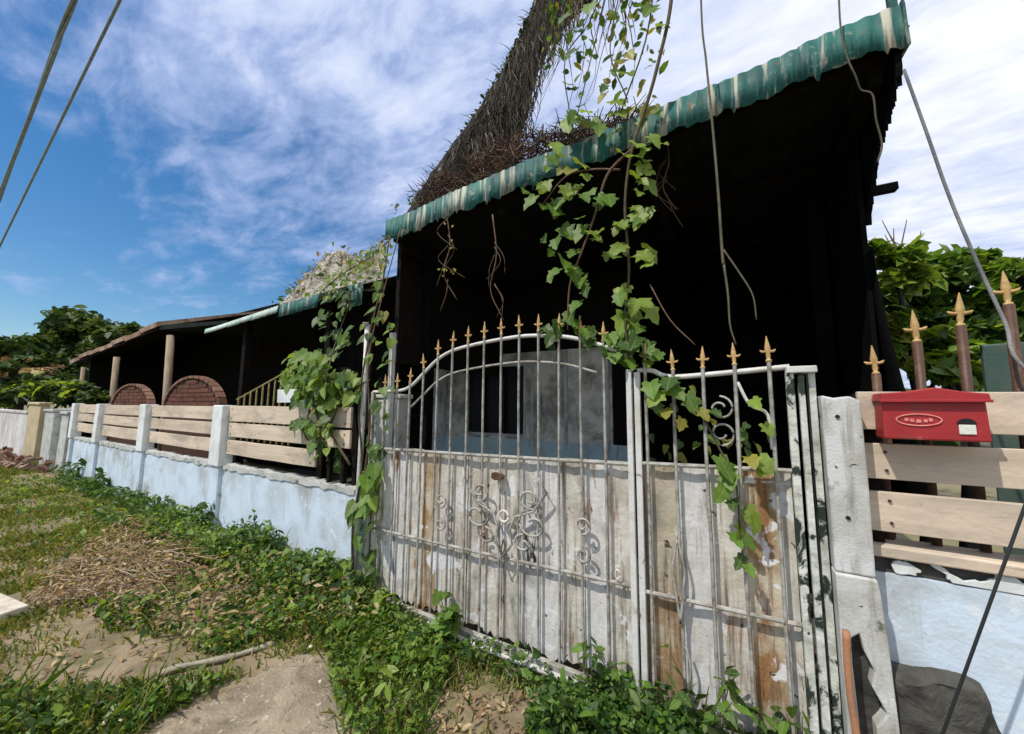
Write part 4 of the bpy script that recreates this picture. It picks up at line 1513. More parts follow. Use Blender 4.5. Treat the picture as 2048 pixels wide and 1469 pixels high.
# --- spray of the vine growing through the narrow gate leaf
gv = thing('gate_creeper', 'bright green creeper hanging through the narrow gate leaf down its sheet', 'vine', at(1480, 930, 2.05))
stem_obj(gv, [at(1300, 770, 2.07), at(1380, 800, 2.07), at(1440, 900, 2.06), at(1470, 960, 2.05), at(1480, 1060, 2.05), at(1490, 1140, 2.05)], (.006, .003))
for px, py, s_, k in [(1300, 780, 50, 0), (1320, 800, 60, 1), (1345, 790, 50, 0), (1375, 805, 50, 0), (1330, 830, 40, 3), (1365, 850, 36, 3), (1440, 935, 60, 0), (1455, 960, 56, 0), (1450, 990, 46, 0), (1520, 930, 50, 1),
                      (1530, 945, 44, 1), (1500, 925, 40, 3), (1465, 1010, 40, 2), (1495, 1035, 56, 1), (1510, 1050, 40, 1), (1480, 1060, 46, 1), (1465, 1080, 40, 0), (1490, 1085, 34, 0), (1485, 1125, 36, 2), (1495, 1140, 30, 0),
                      (1505, 810, 40, 1), (1530, 860, 36, 1), (1340, 770, 46, 2), (1310, 815, 40, 2), (1400, 830, 36, 3), (1425, 830, 30, 2)]:
    p_ = at(px, py - s_ * .3, random.uniform(2.03, 2.075))
    put_leaf(gv, LM5[k], p_, s_ * .82 / F_PX * (p_ - Vector((0, 0, EYE))).dot(fwd))
# dry bits caught behind the bars
for i in range(26):
    p_ = at(random.uniform(1300, 1560), random.uniform(770, 920), random.uniform(2.2, 2.6))
    put_leaf(gv, random.choice((LM3[2], LM3[0], LM3[3], LM3[2])), p_, random.uniform(.05, .09))

# --- creeper on the left gate post
lc = thing('post_creeper', 'creeper climbing the thin white pipe at the left end of the gate', 'vine', (-2.70, 2.05, 0))
stem_obj(lc, [(-2.66, 2.06, 0), (-2.70, 2.05, .5), (-2.64, 2.06, 1.0), (-2.70, 2.05, 1.5), (-2.65, 2.08, 2.1), (-2.60, 2.15, 2.6), (-2.62, 2.22, 3.05)], (.010, .006))
stem_obj(lc, [(-2.62, 2.06, .8), (-2.58, 2.07, 1.3), (-2.62, 2.06, 1.9), (-2.58, 2.15, 2.5), (-2.5, 2.24, 3.1)], (.008, .004), 'twig')
for (py0, py1, pxa, pxb, n_, sz, ks) in ((480, 640, 748, 782, 18, 28, (3, 0, 2, 2)), (640, 800, 730, 790, 18, 28, (0, 2, 0, 1)), (800, 930, 738, 776, 15, 32, (2, 2, 0)), (920, 1010, 728, 762, 16, 42, (0, 1, 0)),
                                         (1000, 1110, 700, 748, 14, 40, (0, 0, 2)), (1110, 1200, 680, 760, 18, 36, (0, 2))):
    for i in range(n_):
        py = random.uniform(py0, py1)
        p_ = at(random.uniform(pxa, pxb), py, random.uniform(2.0, 2.12) if py > 650 else random.uniform(2.06, 2.3))
        k = random.choice(ks)
        put_leaf(lc, random.choice((LM3, LM1, LM3))[k], p_, sz * random.uniform(.6, 1.0) / F_PX * (p_ - Vector((0, 0, EYE))).dot(fwd))

# --- leafy climber over the left boards
fc = thing('wall_creeper', 'broad leafy climber spilling over the cream boards left of the gate', 'vine', (-3.4, 2.1, 0))
for pts in ([(700, 930), (660, 860), (650, 780), (670, 690), (700, 600), (690, 560)], [(640, 930), (640, 860), (620, 780), (600, 720)], [(660, 850), (690, 790), (740, 760)], [(620, 820), (610, 870), (640, 900)]):
    stem_obj(fc, [at(a__, b__, 2.06 if b__ > 700 else 2.4) for a__, b__ in pts], (.012, .005))
for (cx_, cy_, rx_, ry_, n_, sz, ks, y0, y1) in ((615, 740, 48, 42, 80, 36, (1, 0, 1, 0), 1.95, 2.3), (682, 772, 44, 36, 52, 36, (0, 0, 2, 1), 1.98, 2.25), (625, 810, 36, 50, 46, 34, (0, 2, 0, 1), 1.98, 2.2), (650, 870, 26, 30, 10, 30, (1, 0, 2), 2.0, 2.1),
                                                (605, 855, 18, 20, 5, 28, (2, 0), 2.0, 2.08), (675, 640, 38, 70, 40, 28, (2, 2, 0), 2.4, 2.62), (668, 905, 30, 25, 14, 34, (2, 0), 2.16, 2.3)):
    for i in range(n_):
        t, rr = random.uniform(0, 2 * math.pi), math.sqrt(random.random())
        p_ = at(cx_ + rx_ * rr * math.cos(t), cy_ + ry_ * rr * math.sin(t), random.uniform(y0, y1))
        put_leaf(fc, random.choice((LM3, LM5, LM3))[random.choice(ks)], p_, sz * random.uniform(.5, .95) / F_PX * (p_ - Vector((0, 0, EYE))).dot(fwd))

# --- aerial root in front of the canopy
ar = thing('aerial_root', 'long pale aerial root hanging in front of the dark porch, forking near the gate tips', 'root', at(1425, 240, 2.14))
stem_obj(ar, [at(1395, -420, 2.14), at(1402, 0, 2.14), at(1412, 120, 2.14), at(1424, 240, 2.14), at(1436, 380, 2.14), at(1444, 500, 2.14), at(1447, 530, 2.14)], (.0045, .0072), 'pale_root', 8)
stem_obj(ar, [at(1447, 525, 2.14), at(1456, 590, 2.14), at(1460, 650, 2.14), at(1472, 690, 2.13)], (.006, .003), 'pale_root', 6)
stem_obj(ar, [at(1447, 500, 2.14), at(1478, 545, 2.13), at(1505, 590, 2.13), at(1513, 640, 2.13)], (.005, .003), 'pale_root', 6)
ar2 = thing('aerial_root', 'thin twisted root hanging under the right corner of the canopy', 'root', at(1710, 150, 2.3))
stem_obj(ar2, [at(1678, -300, 2.2), at(1678, 0, 2.2), at(1690, 100, 2.2), at(1712, 155, 2.22), at(1722, 180, 2.25), at(1745, 190, 2.25), at(1752, 240, 2.28), at(1764, 290, 2.3), at(1755, 325, 2.3)], .004, 'pale_root', 6)
for i, (px, y0, y1, Yv, lab) in enumerate(((892, 430, 600, 2.24, 'brown dead vine hanging from the left part of the canopy edge'), (985, 440, 640, 2.24, 'thin dead vine strand hanging beside the leafy vine'),
                                     (1330, 270, 420, 2.5, 'faint dry strand hanging under the canopy right of the leafy vine'))):
    dv = thing('dead_vine', lab, 'dead vine', at(px, y0, Yv))
    stem_obj(dv, [at(px, y0 - 10, Yv), at(px + 8, y0 + (y1 - y0) * .35, Yv), at(px - 4, y0 + (y1 - y0) * .7, Yv), at(px + 22, y1, Yv)], (.006, .003), 'twig')
    for q in range(5):
        b_ = random.uniform(0, .8)
        py = y0 + (y1 - y0) * b_
        stem_obj(dv, [at(px + 4, py, Yv), at(px + random.uniform(-20, 30), py + 30, Yv - .02), at(px + random.uniform(-20, 40), py + 65, Yv - .02)], (.003, .002), 'twig', 5)
    if i == 0:
        for q in range(12):
            put_leaf(dv, LM1[3], at(px + random.uniform(-14, 18), random.uniform(445, 560), Yv - .03), random.uniform(.03, .06))


# --- heaps of dead climber on the roofs
def twig_heap(name, lab, pts_fn, n_, mats, L=(.1, .35), r=.004, leaves=0, leafmats=None):
    t = None
    mb = MB()
    for i in range(n_):
        p_ = Vector(pts_fn())
        d = Vector((random.gauss(0, 1), random.gauss(0, .8), random.gauss(.15, .5))).normalized() * random.uniform(*L)
        mid = p_ + d * .5 + Vector((random.gauss(0, .03), 0, random.gauss(0, .03)))
        mb.tube([p_, mid, p_ + d], [r, r * .9, r * .4], 4, random.randrange(len(mats)), cap=False)
    o = mb.build(name, mats)
    return tag(o, lab, 'dead vines')


def heap1():
    u = random.random()
    px = 840 + 440 * u
    base = np.interp(px, [840, 1100, 1280], [410, 318, 262])
    top = np.interp(px, [840, 900, 1000, 1100, 1280], [392, 345, 285, 268, 240])
    return at(px, random.uniform(top, base), random.uniform(2.35, 3.0))


twig_heap('dead_vines', 'reddish brown tangle of dead climber on the canopy below the leaning trunk', heap1, 1500, ['red_twig', 'twig', 'dark_twig', 'dark_twig', 'dead_leaf'], (.06, .22), .005)


def heap2():
    px = random.uniform(575, 770)
    top = np.interp(px, [575, 610, 650, 690, 730, 770], [585, 545, 508, 500, 520, 470])
    base = np.interp(px, [575, 770], [605, 520])
    return at(px, top + (base - top) * random.random() ** .8, random.uniform(2.65, 3.3))


twig_heap('dead_vines', 'dry twigs and creeper on top of the pale ruined roof left of the teal canopy', heap2, 420, ['pale_twig', 'twig', 'stem', 'dead_leaf_pale'], (.04, .15), .004)
# broken pale roof rising above the wing: lumpy mossy slope
bot = [(560, 612), (620, 596), (680, 584), (730, 580), (790, 570)]
top = [(562, 604), (590, 578), (612, 548), (632, 536), (655, 506), (690, 503), (725, 520), (760, 492), (790, 470)]
mb = MB()
kx, kz = 44, 12
for q in range(kz + 1):
    w = q / kz
    for i in range(kx + 1):
        px = 562 + 206 * i / kx
        b_ = at(px, np.interp(px, [p[0] for p in bot], [p[1] for p in bot]), 2.72)
        t_ = at(px, np.interp(px, [p[0] for p in top], [p[1] for p in top]) + random.uniform(-5, 5), 3.35)
        v = b_.lerp(t_, w)
        jt = .022 if q else 0
        mb.v.append((v.x + random.uniform(-jt, jt), v.y + random.uniform(-jt, jt) * 1.5, v.z + random.uniform(-jt, jt)))
for q in range(kz):
    for i in range(kx):
        a_ = q * (kx + 1) + i
        mb.f.append((a_, a_ + 1, a_ + kx + 2, a_ + kx + 1))
        mb.m.append(0)
pts_ = np.array([Vector(random.choice(mb.v)) + Vector((random.gauss(0, .05), -.05, random.gauss(.02, .05))) for _ in range(110)])
np_mesh('roof_moss', leaf_cloud(pts_, .075, .4, .5, .5, 61), len(pts_), 6, ['leaf_dark', 'leaf_mid', 'dead_leaf_pale', 'leaf_dark'], rng.integers(0, 4, len(pts_)), lw)['kind'] = 'stuff'
o = mb.build('ruined_roof', 'mossy_sheet', lw)
s_ = o.modifiers.new('thickness', 'SOLIDIFY')
s_.thickness = .03
rc = thing('roof_creeper', 'yellow green creeper along the roof edge beside the dry grey heap', 'vine', at(700, 540, 2.5))
stem_obj(rc, [at(640, 585, 2.5), at(690, 545, 2.5), at(740, 515, 2.45), at(790, 470, 2.4)], .006)
for i in range(90):
    u = random.random()
    px = 650 + 140 * u
    p_ = at(px + random.uniform(-12, 12), np.interp(px, [650, 790], [575, 480]) + random.uniform(-16, 22), random.uniform(2.3, 2.6))
    put_leaf(rc, random.choice((LM1[3], LM1[1], LM3[1], LM1[0], LM1[2])), p_, random.uniform(.05, .10))
for (px, py) in ((790, 415), (825, 395)):
    for q in range(7):
        p_ = at(px + random.uniform(-12, 12), py + random.uniform(-8, 12), 2.3)
        put_leaf(rc, LM1[2], p_, random.uniform(.04, .07))

# --- leaning trunk behind the house
bt = thing('leaning_tree', 'massive leaning grey tree trunk rising behind the teal canopy', 'tree', (-5.0, 7.6, 0))
YT = 7.4
lft = [(815, 800), (812, 560), (822, 430), (836, 395), (880, 330), (930, 260), (985, 180), (1040, 80), (1075, 0), (1120, -120), (1150, -230)]
rgt_ = [(1010, 830), (1005, 560), (1000, 440), (1005, 400), (1030, 320), (1052, 245), (1068, 170), (1100, 80), (1150, 0), (1210, -110), (1240, -220)]
rings = []
for (a__, b__) in zip(lft, rgt_):
    A, B = at(a__[0] - 6, a__[1], YT), at(*b__, YT)
    C_ = (A + B) / 2
    rings.append((C_, (B - A).length / 2))
# densify
cs = smooth_path([r_[0] for r_ in rings], 10)
rr = [v.x for v in smooth_path([Vector((r_[1], 0, 0)) for r_ in rings], 10)]
mb = MB()
nseg = 56
an_ = np.linspace(0, 2 * np.pi, nseg, endpoint=False)
ii, qq = np.meshgrid(np.arange(len(cs)), np.cos(an_) * 3 + np.sin(an_) * 1.3, indexing='ij')
KN = vnoise(qq * 1.0 + 9, ii * .30 + 5, 1.0, 91) * .6 + vnoise(qq * 2.3 + 9, ii * .7 + 5, 1.0, 92) * .4
for i, c in enumerate(cs):
    d = (cs[min(i + 1, len(cs) - 1)] - cs[max(i - 1, 0)]).normalized()
    u = Vector((1, 0, 0))
    w = Vector((0, 1, 0))
    for q in range(nseg):
        t = 2 * math.pi * q / nseg
        k = 1 + .22 * (float(KN[i, q]) - .5) + .05 * math.sin(7 * t + i * .07) + random.uniform(-.03, .03)
        pp = c + (u * math.cos(t) + w * math.sin(t) * .38) * rr[i] * k
        if pp.z < -.1: pp.z = -.1
        mb.v.append(tuple(pp))
for i in range(len(cs) - 1):
    for q in range(nseg):
        a_, b_ = i * nseg + q, i * nseg + (q + 1) % nseg
        mb.f.append((a_, a_ + nseg, b_ + nseg, b_))
        mb.m.append(0)
mb.build('trunk', 'bark', bt, smooth=True)
topc = cs[-1]
limbs = [[topc, topc + Vector((1.2, -1.8, 1.0)), Vector((.2, 3.4, 8.6)), Vector((.1, 2.2, 8.2))],
         [topc, topc + Vector((-1.5, .3, 2)), topc + Vector((-3, .5, 4))], [topc, topc + Vector((1.5, 1, 2.2)), topc + Vector((3.2, 1.6, 3.6))]]
for L in limbs:
    mb = MB()
    P = smooth_path(L, 6)
    mb.tube(P, [.30 - .22 * i / (len(P) - 1) for i in range(len(P))], 9)
    mb.build('limb', 'bark', bt, smooth=True)
# second stem seen at the top of the picture
mb = MB()
P = smooth_path([at(1060, 150, 7.2), at(1105, 60, 7.2), at(1180, -10, 7.1), at(1260, -120, 7.0), at(1330, -260, 6.5)], 6)
mb.tube(P, [.16 - .05 * i / (len(P) - 1) for i in range(len(P))], 9)
mb.build('limb', 'bark', bt, smooth=True)
pts = []
for c, rad, n_ in ((topc + Vector((1.5, -.5, 4)), (3.6, 3, 1.8), 2600), (topc + Vector((-2.5, .3, 5)), (3, 2.5, 1.6), 1700), (topc + Vector((3.2, 1, 5)), (3, 2.6, 1.6), 1700), (Vector((.2, 3.6, 9.9)), (1.8, 1.5, .9), 900)):
    g = rng.normal(size=(n_, 3)) * .5
    pts.append(np.array(c) + g * np.array(rad))
pts = np.concatenate(pts)
V = leaf_cloud(pts, .26, .4, .55, .4, 5)
np_mesh('crown', V, len(pts), 6, ['far_leaf', 'far_leaf_light', 'far_leaf_dark'], rng.integers(0, 3, len(pts)), bt)
# climber strands clothing the trunk and hanging twigs in front of the sky
mb = MB()
for i in range(1300):
    py = random.uniform(-30, 395)
    l_ = np.interp(py, [-20, 0, 180, 330, 400], [1090, 1075, 985, 880, 830])
    r2 = np.interp(py, [-20, 0, 170, 320, 400], [1165, 1150, 1068, 1030, 1005])
    px = random.uniform(l_ - 4, r2 + 10)
    yo = .44 + .42 * max(0, (py - 210) / 190)
    a_ = at(px, py, YT - yo)
    b_ = at(px + random.uniform(-20, 8), py + random.uniform(15, 60), YT - yo - .02)
    mb.tube([a_, (a_ + b_) / 2 + Vector((random.gauss(0, .06), 0, 0)), b_], [.012, .011, .005], 4, random.choice((1, 2, 2, 3, 3, 3, 3, 3, 3)), cap=False)
for i in range(90):
    py = random.uniform(-30, 390)
    l_ = np.interp(py, [-30, 0, 180, 330, 400], [1085, 1073, 983, 878, 826])
    a_ = at(l_ + random.uniform(0, 14), py, YT - random.uniform(.0, .3))
    d_ = Vector((random.uniform(-.30, -.02), random.uniform(-.2, .1), random.uniform(-.12, .28)))
    mb.tube([a_, a_ + d_ * .5 + Vector((0, 0, random.uniform(-.04, .06))), a_ + d_], [.012, .009, .004], 4, random.choice((2, 3, 3)), cap=False)
o = mb.build('climber', ['twig', 'pale_twig', 'stem', 'dark_twig'], bt)
o['kind'] = 'stuff'
pts = []
for i in range(420):
    py = random.uniform(-30, 400)
    l_ = np.interp(py, [-30, 0, 180, 330, 400], [1085, 1073, 983, 878, 826])
    pts.append(at(l_ + random.gauss(6, 5), py, YT - random.uniform(.0, .25)))
V = leaf_cloud(np.array([tuple(p) for p in pts]), .13, .3, .6, .4, 6)
o = np_mesh('edge_leaves', V, len(pts), 6, ['far_leaf_dark', 'far_leaf'], rng.integers(0, 2, len(pts)), bt)
o['kind'] = 'stuff'
# fine hanging twigs right of the trunk
ht = thing('hanging_twigs', 'fine leafless twigs hanging across the white sky above the canopy', 'twigs', at(1200, 0, 5.5))
mb = MB()
for i in range(34):
    px = random.uniform(1060, 1330)
    y0 = random.uniform(-160, 60)
    P = [at(px, y0, 5.5)]
    x, y = px, y0
    for q in range(random.randint(3, 6)):
        x += random.uniform(-22, 12); y += random.uniform(25, 60)
        if y > 255: break
        P.append(at(x, y, 5.5 + random.uniform(-.1, .1)))
    if len(P) > 2:
        mb.tube(P, [.012 - .009 * k / (len(P) - 1) for k in range(len(P))], 4, 0, cap=False)
mb.build('twig', 'twig', ht)
pts = [tuple(at(random.uniform(1085, 1330), abs(random.gauss(0, 95)), random.uniform(5.2, 6.2))) for i in range(150)]
V = leaf_cloud(np.array(pts), .17, .1, .5, .5, 8, .8)
np_mesh('leaves', V, len(pts), 6, ['leaf_mid', 'leaf_dark', 'leaf_yellow'], rng.integers(0, 3, len(pts)), ht)['kind'] = 'stuff'
# continue the twigs up to the limb so that they hang from something
mb = MB()
for i in range(8):
    px = 1110 + i * 46
    p_ = at(px, -150, 5.5)
    mb.tube([p_, p_ + Vector((.2, .2, 3.0))], .010, 4, 0, cap=False)
mb.build('stem', 'twig', ht)


# --- background trees
def tree(lab, base, H, trunk_r, blobs, n_leaf, size, mats=('far_leaf', 'far_leaf_light', 'far_leaf_dark'), w=(.5, .25, .25), name='background_tree', group=None, seed=1, aspect=.5, droop=0.3):
    t = thing(name, lab, 'tree' if 'tree' in name else 'shrub', base, group)
    r = np.random.default_rng(seed)
    mb = MB()
    b = Vector(base)
    top = Vector(blobs[0][0])
    P = smooth_path([b, b.lerp(top, .5) + Vector((.1, 0, .1)), top], 4)
    mb.tube(P, [trunk_r * (1 - .7 * i / (len(P) - 1)) for i in range(len(P))], 8)
    for c, rad, q in blobs[1:]:
        mb.tube([P[len(P) // 2], (P[len(P) // 2] + Vector(c)) / 2 + Vector((0, 0, .1)), Vector(c)], [trunk_r * .5, trunk_r * .35, trunk_r * .12], 6)
    mb.build('trunk', 'bark', t, smooth=True)
    tot = sum(q for _, _, q in blobs)
    allp, mi = [], []
    for c, rad, q in blobs:
        k = int(n_leaf * q / tot)
        # clumps: leaves gather round twig ends
        nc = max(6, k // 28)
        cd = r.normal(size=(nc, 3))
        cd /= np.linalg.norm(cd, axis=1, keepdims=True)
        cd *= (r.random((nc, 1)) ** .45)
        cc = np.array(c) + cd * np.array(rad)
        idx = r.integers(0, nc, k)
        p = cc[idx] + r.normal(size=(k, 3)) * np.array(rad) * .13
        tone = r.choice(len(mats), nc, p=w)
        m_ = np.where(r.random(k) < .7, tone[idx], r.choice(len(mats), k, p=w))
        allp.append(p); mi.append(m_)
    p = np.concatenate(allp); mi = np.concatenate(mi)
    V = leaf_cloud(p, size, .5, aspect, .4, seed, droop)
    np_mesh('crown', V, len(p), 6, mats, mi, t)
    return t


def blob(px, py, Y, rpx, rpy, q=1):
    c = at(px, py, Y)
    depth = (c - Vector((0, 0, EYE))).dot(fwd)
    lat = rpx / F_PX * depth
    return (tuple(c), (lat * 1.3, lat * .8, rpy / F_PX * depth), q)


def grd(px, Y, py=790):
    c = at(px, py, Y)
    return (c.x, Y, -.09)


tree('dense dark rounded tree rising behind the rusty shed at far left', grd(165, 5.0), 7, .25,
     [blob(160, 665, 5.0, 62, 40, 3), blob(115, 690, 5.0, 40, 40, 2), blob(200, 680, 5.1, 34, 34, 1.5), blob(160, 735, 5.0, 40, 40, 1.5)], 5200, .42, seed=3)
tree('low dark green tree at the very left edge above the far wall', grd(30, 3.2), 4, .2,
     [blob(40, 705, 3.2, 60, 30, 2), blob(-20, 715, 3.2, 50, 32, 1.5), blob(80, 740, 3.2, 40, 40, 1.5)], 3600, .40, seed=4, w=(.35, .15, .5))
tree('brownish flowering bush on top of the far white wall', grd(45, 2.75), 3, .12, [blob(50, 735, 2.75, 55, 18, 2), blob(10, 745, 2.75, 40, 18, 1)], 1500, .30,
     mats=('far_leaf', 'dead_leaf', 'dead_leaf_pale'), w=(.45, .35, .2), name='background_shrub', seed=5)
tree('bright green leafy bush behind the grey pillars at far left', grd(90, 2.6), 3, .1, [blob(100, 780, 2.6, 60, 28, 2), blob(30, 785, 2.6, 50, 28, 2), blob(150, 790, 2.75, 30, 20, 1)], 3000, .34,
     mats=('far_leaf', 'leaf_light', 'far_leaf_dark'), w=(.4, .35, .25), name='background_shrub', seed=6, aspect=.3)
tree('small dark shrub behind the boards between two shed posts', grd(195, 2.7), 2, .06, [blob(190, 795, 2.8, 26, 18, 1)], 500, .2, name='background_shrub', seed=7)
tree('pale topped small tree peeping over the rusty roof', grd(262, 6.0), 6, .15, [blob(275, 668, 6.0, 30, 12, 1)], 500, .5, name='background_tree', seed=9)

# right hand shrubbery behind the fence, with broad drooping leaves
BRM = ('leaf_mid', 'leaf_light', 'leaf_dark')
tree('tall leafy shrub with glossy leaves standing behind the spear railing', grd(1880, 4.2), 3, .06,
     [blob(1870, 570, 4.2, 60, 60, 3), blob(1800, 600, 4.1, 40, 70, 2), blob(1930, 540, 4.3, 50, 40, 2), blob(1960, 620, 4.3, 50, 60, 2), blob(1860, 680, 4.1, 80, 60, 2.5)], 3000, .135,
     mats=BRM, w=(.40, .22, .38), name='garden_shrub', seed=12, aspect=.55, droop=1.2)
tree('yellow green sunlit bush between the black tarpaulin and the spears', grd(1790, 3.6), 2, .04,
     [blob(1790, 540, 3.7, 32, 60, 1.3), blob(1880, 735, 3.4, 60, 34, 1.5), blob(1790, 660, 3.6, 26, 60, 1)], 1000, .13, mats=('leaf_light', 'leaf_mid', 'leaf_yellow'), w=(.55, .33, .12), name='garden_shrub', seed=13, aspect=.45)
tree('greyish bush at the right edge behind the last spear', grd(2060, 4.6), 3, .05,
     [blob(2040, 560, 4.6, 40, 40, 1.2), blob(2060, 640, 4.6, 40, 60, 1), blob(2120, 620, 4.6, 60, 80, 1)], 1100, .15, mats=('leaf_dark', 'leaf_mid', 'pale_twig'), w=(.4, .35, .25), name='garden_shrub', seed=14)
bs = thing('bare_sapling', 'thin bare sapling tops against the white sky right of the porch', 'sapling', grd(1800, 4.4))
for k in range(7):
    b_ = at(1800 + k * 4, 560, 4.4)
    stem_obj(bs, [b_, at(1803 + random.uniform(-30, 30), 510, 4.4), at(1805 + random.uniform(-45, 40), 455 + random.uniform(-15, 30), 4.4)], (.010, .003), 'twig', 5)
nt_ = MB()
a_, b_ = at(1958, 690, 3.0), at(2130, 690, 3.0)
nt_.box(a_.x, b_.x, 3.0, 3.02, -.05, a_.z, j=.01)
tag(nt_.build('green_panel', 'net_green', bevel=.004), 'green sheet screen behind the last spears at right', 'screen')

# low far treeline closing the horizon beyond the plots
n_ = 9000
u_ = rng.random(n_)
px_ = np.where(u_ < .6, rng.uniform(3, 60, n_), rng.uniform(-75, -14, n_))
py_ = np.where(u_ < .6, 24 + rng.normal(0, 1.5, n_), 26 + rng.normal(0, 2, n_))
hm_ = 1.6 + 2.2 * vnoise(px_, py_ * .2, .16, 71) + .8 * vnoise(px_, py_, .6, 72)
p3 = np.stack([px_, py_, hm_ * rng.random(n_) ** .7], 1)
tag(np_mesh('treeline', leaf_cloud(p3, .75, .5, .55, .4, 73), n_, 6, ['far_leaf', 'far_leaf_dark', 'far_leaf_light'], rng.choice(3, n_, p=[.45, .4, .15])), kind='stuff')

# ------------------------------------------------------------------ GROUND COVER
BAND = gpoly([(0, 1395), (140, 1400), (300, 1385), (420, 1370), (480, 1352), (420, 1390), (320, 1440), (250, 1500), (-200, 1520), (-200, 1400)])
WEED = gpoly([(180, 1230), (300, 1200), (420, 1090), (520, 1080), (640, 1160), (760, 1200), (760, 1290), (640, 1300), (560, 1305), (430, 1325), (330, 1290), (200, 1262)])
GREEN1 = gpoly([(650, 1310), (740, 1255), (880, 1300), (900, 1360), (850, 1420), (850, 1520), (680, 1520), (665, 1400)])
GREEN2 = gpoly([(1080, 1420), (1140, 1380), (1260, 1410), (1420, 1480), (1500, 1560), (1060, 1540), (1050, 1460)])


def scatter(n_, x0, x1, y0, y1, near=True):
    """denser towards the camera"""
    x = x1 - (x1 - x0) * rng.random(n_) ** (1.9 if near else 1)
    y = y0 + (y1 - y0) * rng.random(n_)
    return x, y


# grass blades
x, y = scatter(190000, -17, -1.0, -1.6, 2.06)
dens = np.clip((vnoise(x, y, 1.1, 21) - .24) * 3.2, .16, 1) * np.clip((vnoise(x, y, 4.5, 22) - .25) * 2, .1, 1)
dpath = polydist(x, y, PATH) + (vnoise(x, y, 7, 24) - .5) * .12
dens *= np.where(dpath > 0, np.clip(.22 - dpath * 1.6, .012, 1), 1)
dens[inpoly(x, y, DIRT)] *= .06
dens[inpoly(x, y, DIRT2)] *= .15
dens[inpoly(x, y, LITTER)] *= .25
dens[inpoly(x, y, BAND)] = np.maximum(dens[inpoly(x, y, BAND)], .85)
dens[x > -1.9] *= .8
kk = rng.random(len(x)) < dens
x, y = x[kk], y[kk]
n_ = len(x)
z = gheight(x, y)
lush = inpoly(x, y, BAND) | inpoly(x, y, WEED) | inpoly(x, y, GREEN1)
h = rng.uniform(.025, .075, n_) * np.where(lush, 1.15 + .8 * (rng.random(n_) < .25), .9) * (1 + .04 * np.hypot(x, y))
wd = rng.uniform(.003, .006, n_) * (1 + .10 * np.hypot(x, y))
an = rng.uniform(0, 2 * np.pi, n_)
ln = rng.normal(0, .55, (n_, 2)) * h[:, None]
bxv = np.stack([np.cos(an) * wd, np.sin(an) * wd, np.zeros(n_)], 1)
base = np.stack([x, y, z - .005], 1)
mid = base + np.stack([ln[:, 0] * .35, ln[:, 1] * .35, h * .6], 1)
tip = base + np.stack([ln[:, 0], ln[:, 1], h], 1)
V = np.stack([base - bxv, base + bxv, mid + bxv * .7, tip, mid - bxv * .7], 1).reshape(-1, 3)
dryz = vnoise(x, y, 1.7, 23)
u = rng.random(n_)
mi = np.where(lush, np.where(u < .45, 1, np.where(u < .78, 0, np.where(u < .93, 3, 2))), np.where(u < .46 - .20 * (dryz > .60), 0, np.where(u < .62, 1, np.where(u < .88, 3, 2))))
o = np_mesh('grass', V, n_, 5, GRASS, mi)
tag(o, kind='stuff')

# small broad-leaved weeds as ground cover
allp, alls, allm = [], [], []


def cover(poly, n_, hmax, szr, ms, seed):
    r = np.random.default_rng(seed)
    xs_, ys_ = [q[0] for q in poly], [q[1] for q in poly]
    x = r.uniform(min(xs_), max(xs_), n_ * 3)
    y = r.uniform(min(ys_), max(ys_), n_ * 3)
    k = inpoly(x, y, poly) & (y < 2.07) & ((vnoise(x, y, 3.3, seed + 50) > .36) | (r.random(len(x)) < .25))
    x, y = x[k][:n_], y[k][:n_]
    cl = vnoise(x, y, 2.6, seed + 9)
    z = gheight(x, y) + r.random(len(x)) ** 1.3 * hmax * (.35 + 1.1 * cl)
    allp.append(np.stack([x, y, z], 1))
    alls.append(r.uniform(*szr, len(x)))
    allm.append(r.choice(len(ms), len(x)) if False else np.array(ms)[r.integers(0, len(ms), len(x))])


cover(WEED, 7600, .16, (.018, .050), (0, 2, 2, 0, 1, 2, 3), 31)
cover(BAND, 3800, .10, (.016, .036), (0, 2, 2, 2, 1), 32)
cover(GREEN1, 3800, .13, (.018, .044), (0, 1, 0, 2, 1), 33)
cover(GREEN2, 3800, .16, (.020, .046), (2, 0, 2), 34)
STRIP = [(-11.5, 1.80), (-2.8, 1.84), (-2.8, 2.08), (-11.5, 2.08)]
cover(STRIP, 7000, .24, (.03, .065), (0, 2, 2), 35)
STRIP2 = [(-7.6, 1.50), (-2.7, 1.62), (-2.7, 2.06), (-5.6, 2.06)]
cover(STRIP2, 8500, .24, (.022, .05), (0, 2, 2, 1), 36)
GATEST = [(-2.6, 1.86), (.3, 1.86), (.3, 2.05), (-2.6, 2.05)]
cover(GATEST, 2600, .12, (.02, .045), (0, 2, 2), 37)
FARG = [(-12, .9), (-4.2, 1.2), (-4.2, 1.7), (-12, 1.8)]
cover(FARG, 3500, .07, (.02, .05), (0, 1, 1, 2), 38)
P_ = np.concatenate(allp)
S_ = np.concatenate(alls)[:, None]
S_ = S_ * np.random.default_rng(4).choice([.6, .9, 1.2, 1.9], (len(P_), 1), p=[.3, .35, .25, .1])
V = leaf_cloud(P_, S_, .7, .46, .4, 40)
tag(np_mesh('ground_weeds', V, len(P_), 6, LEAF, np.concatenate(allm)), kind='stuff')

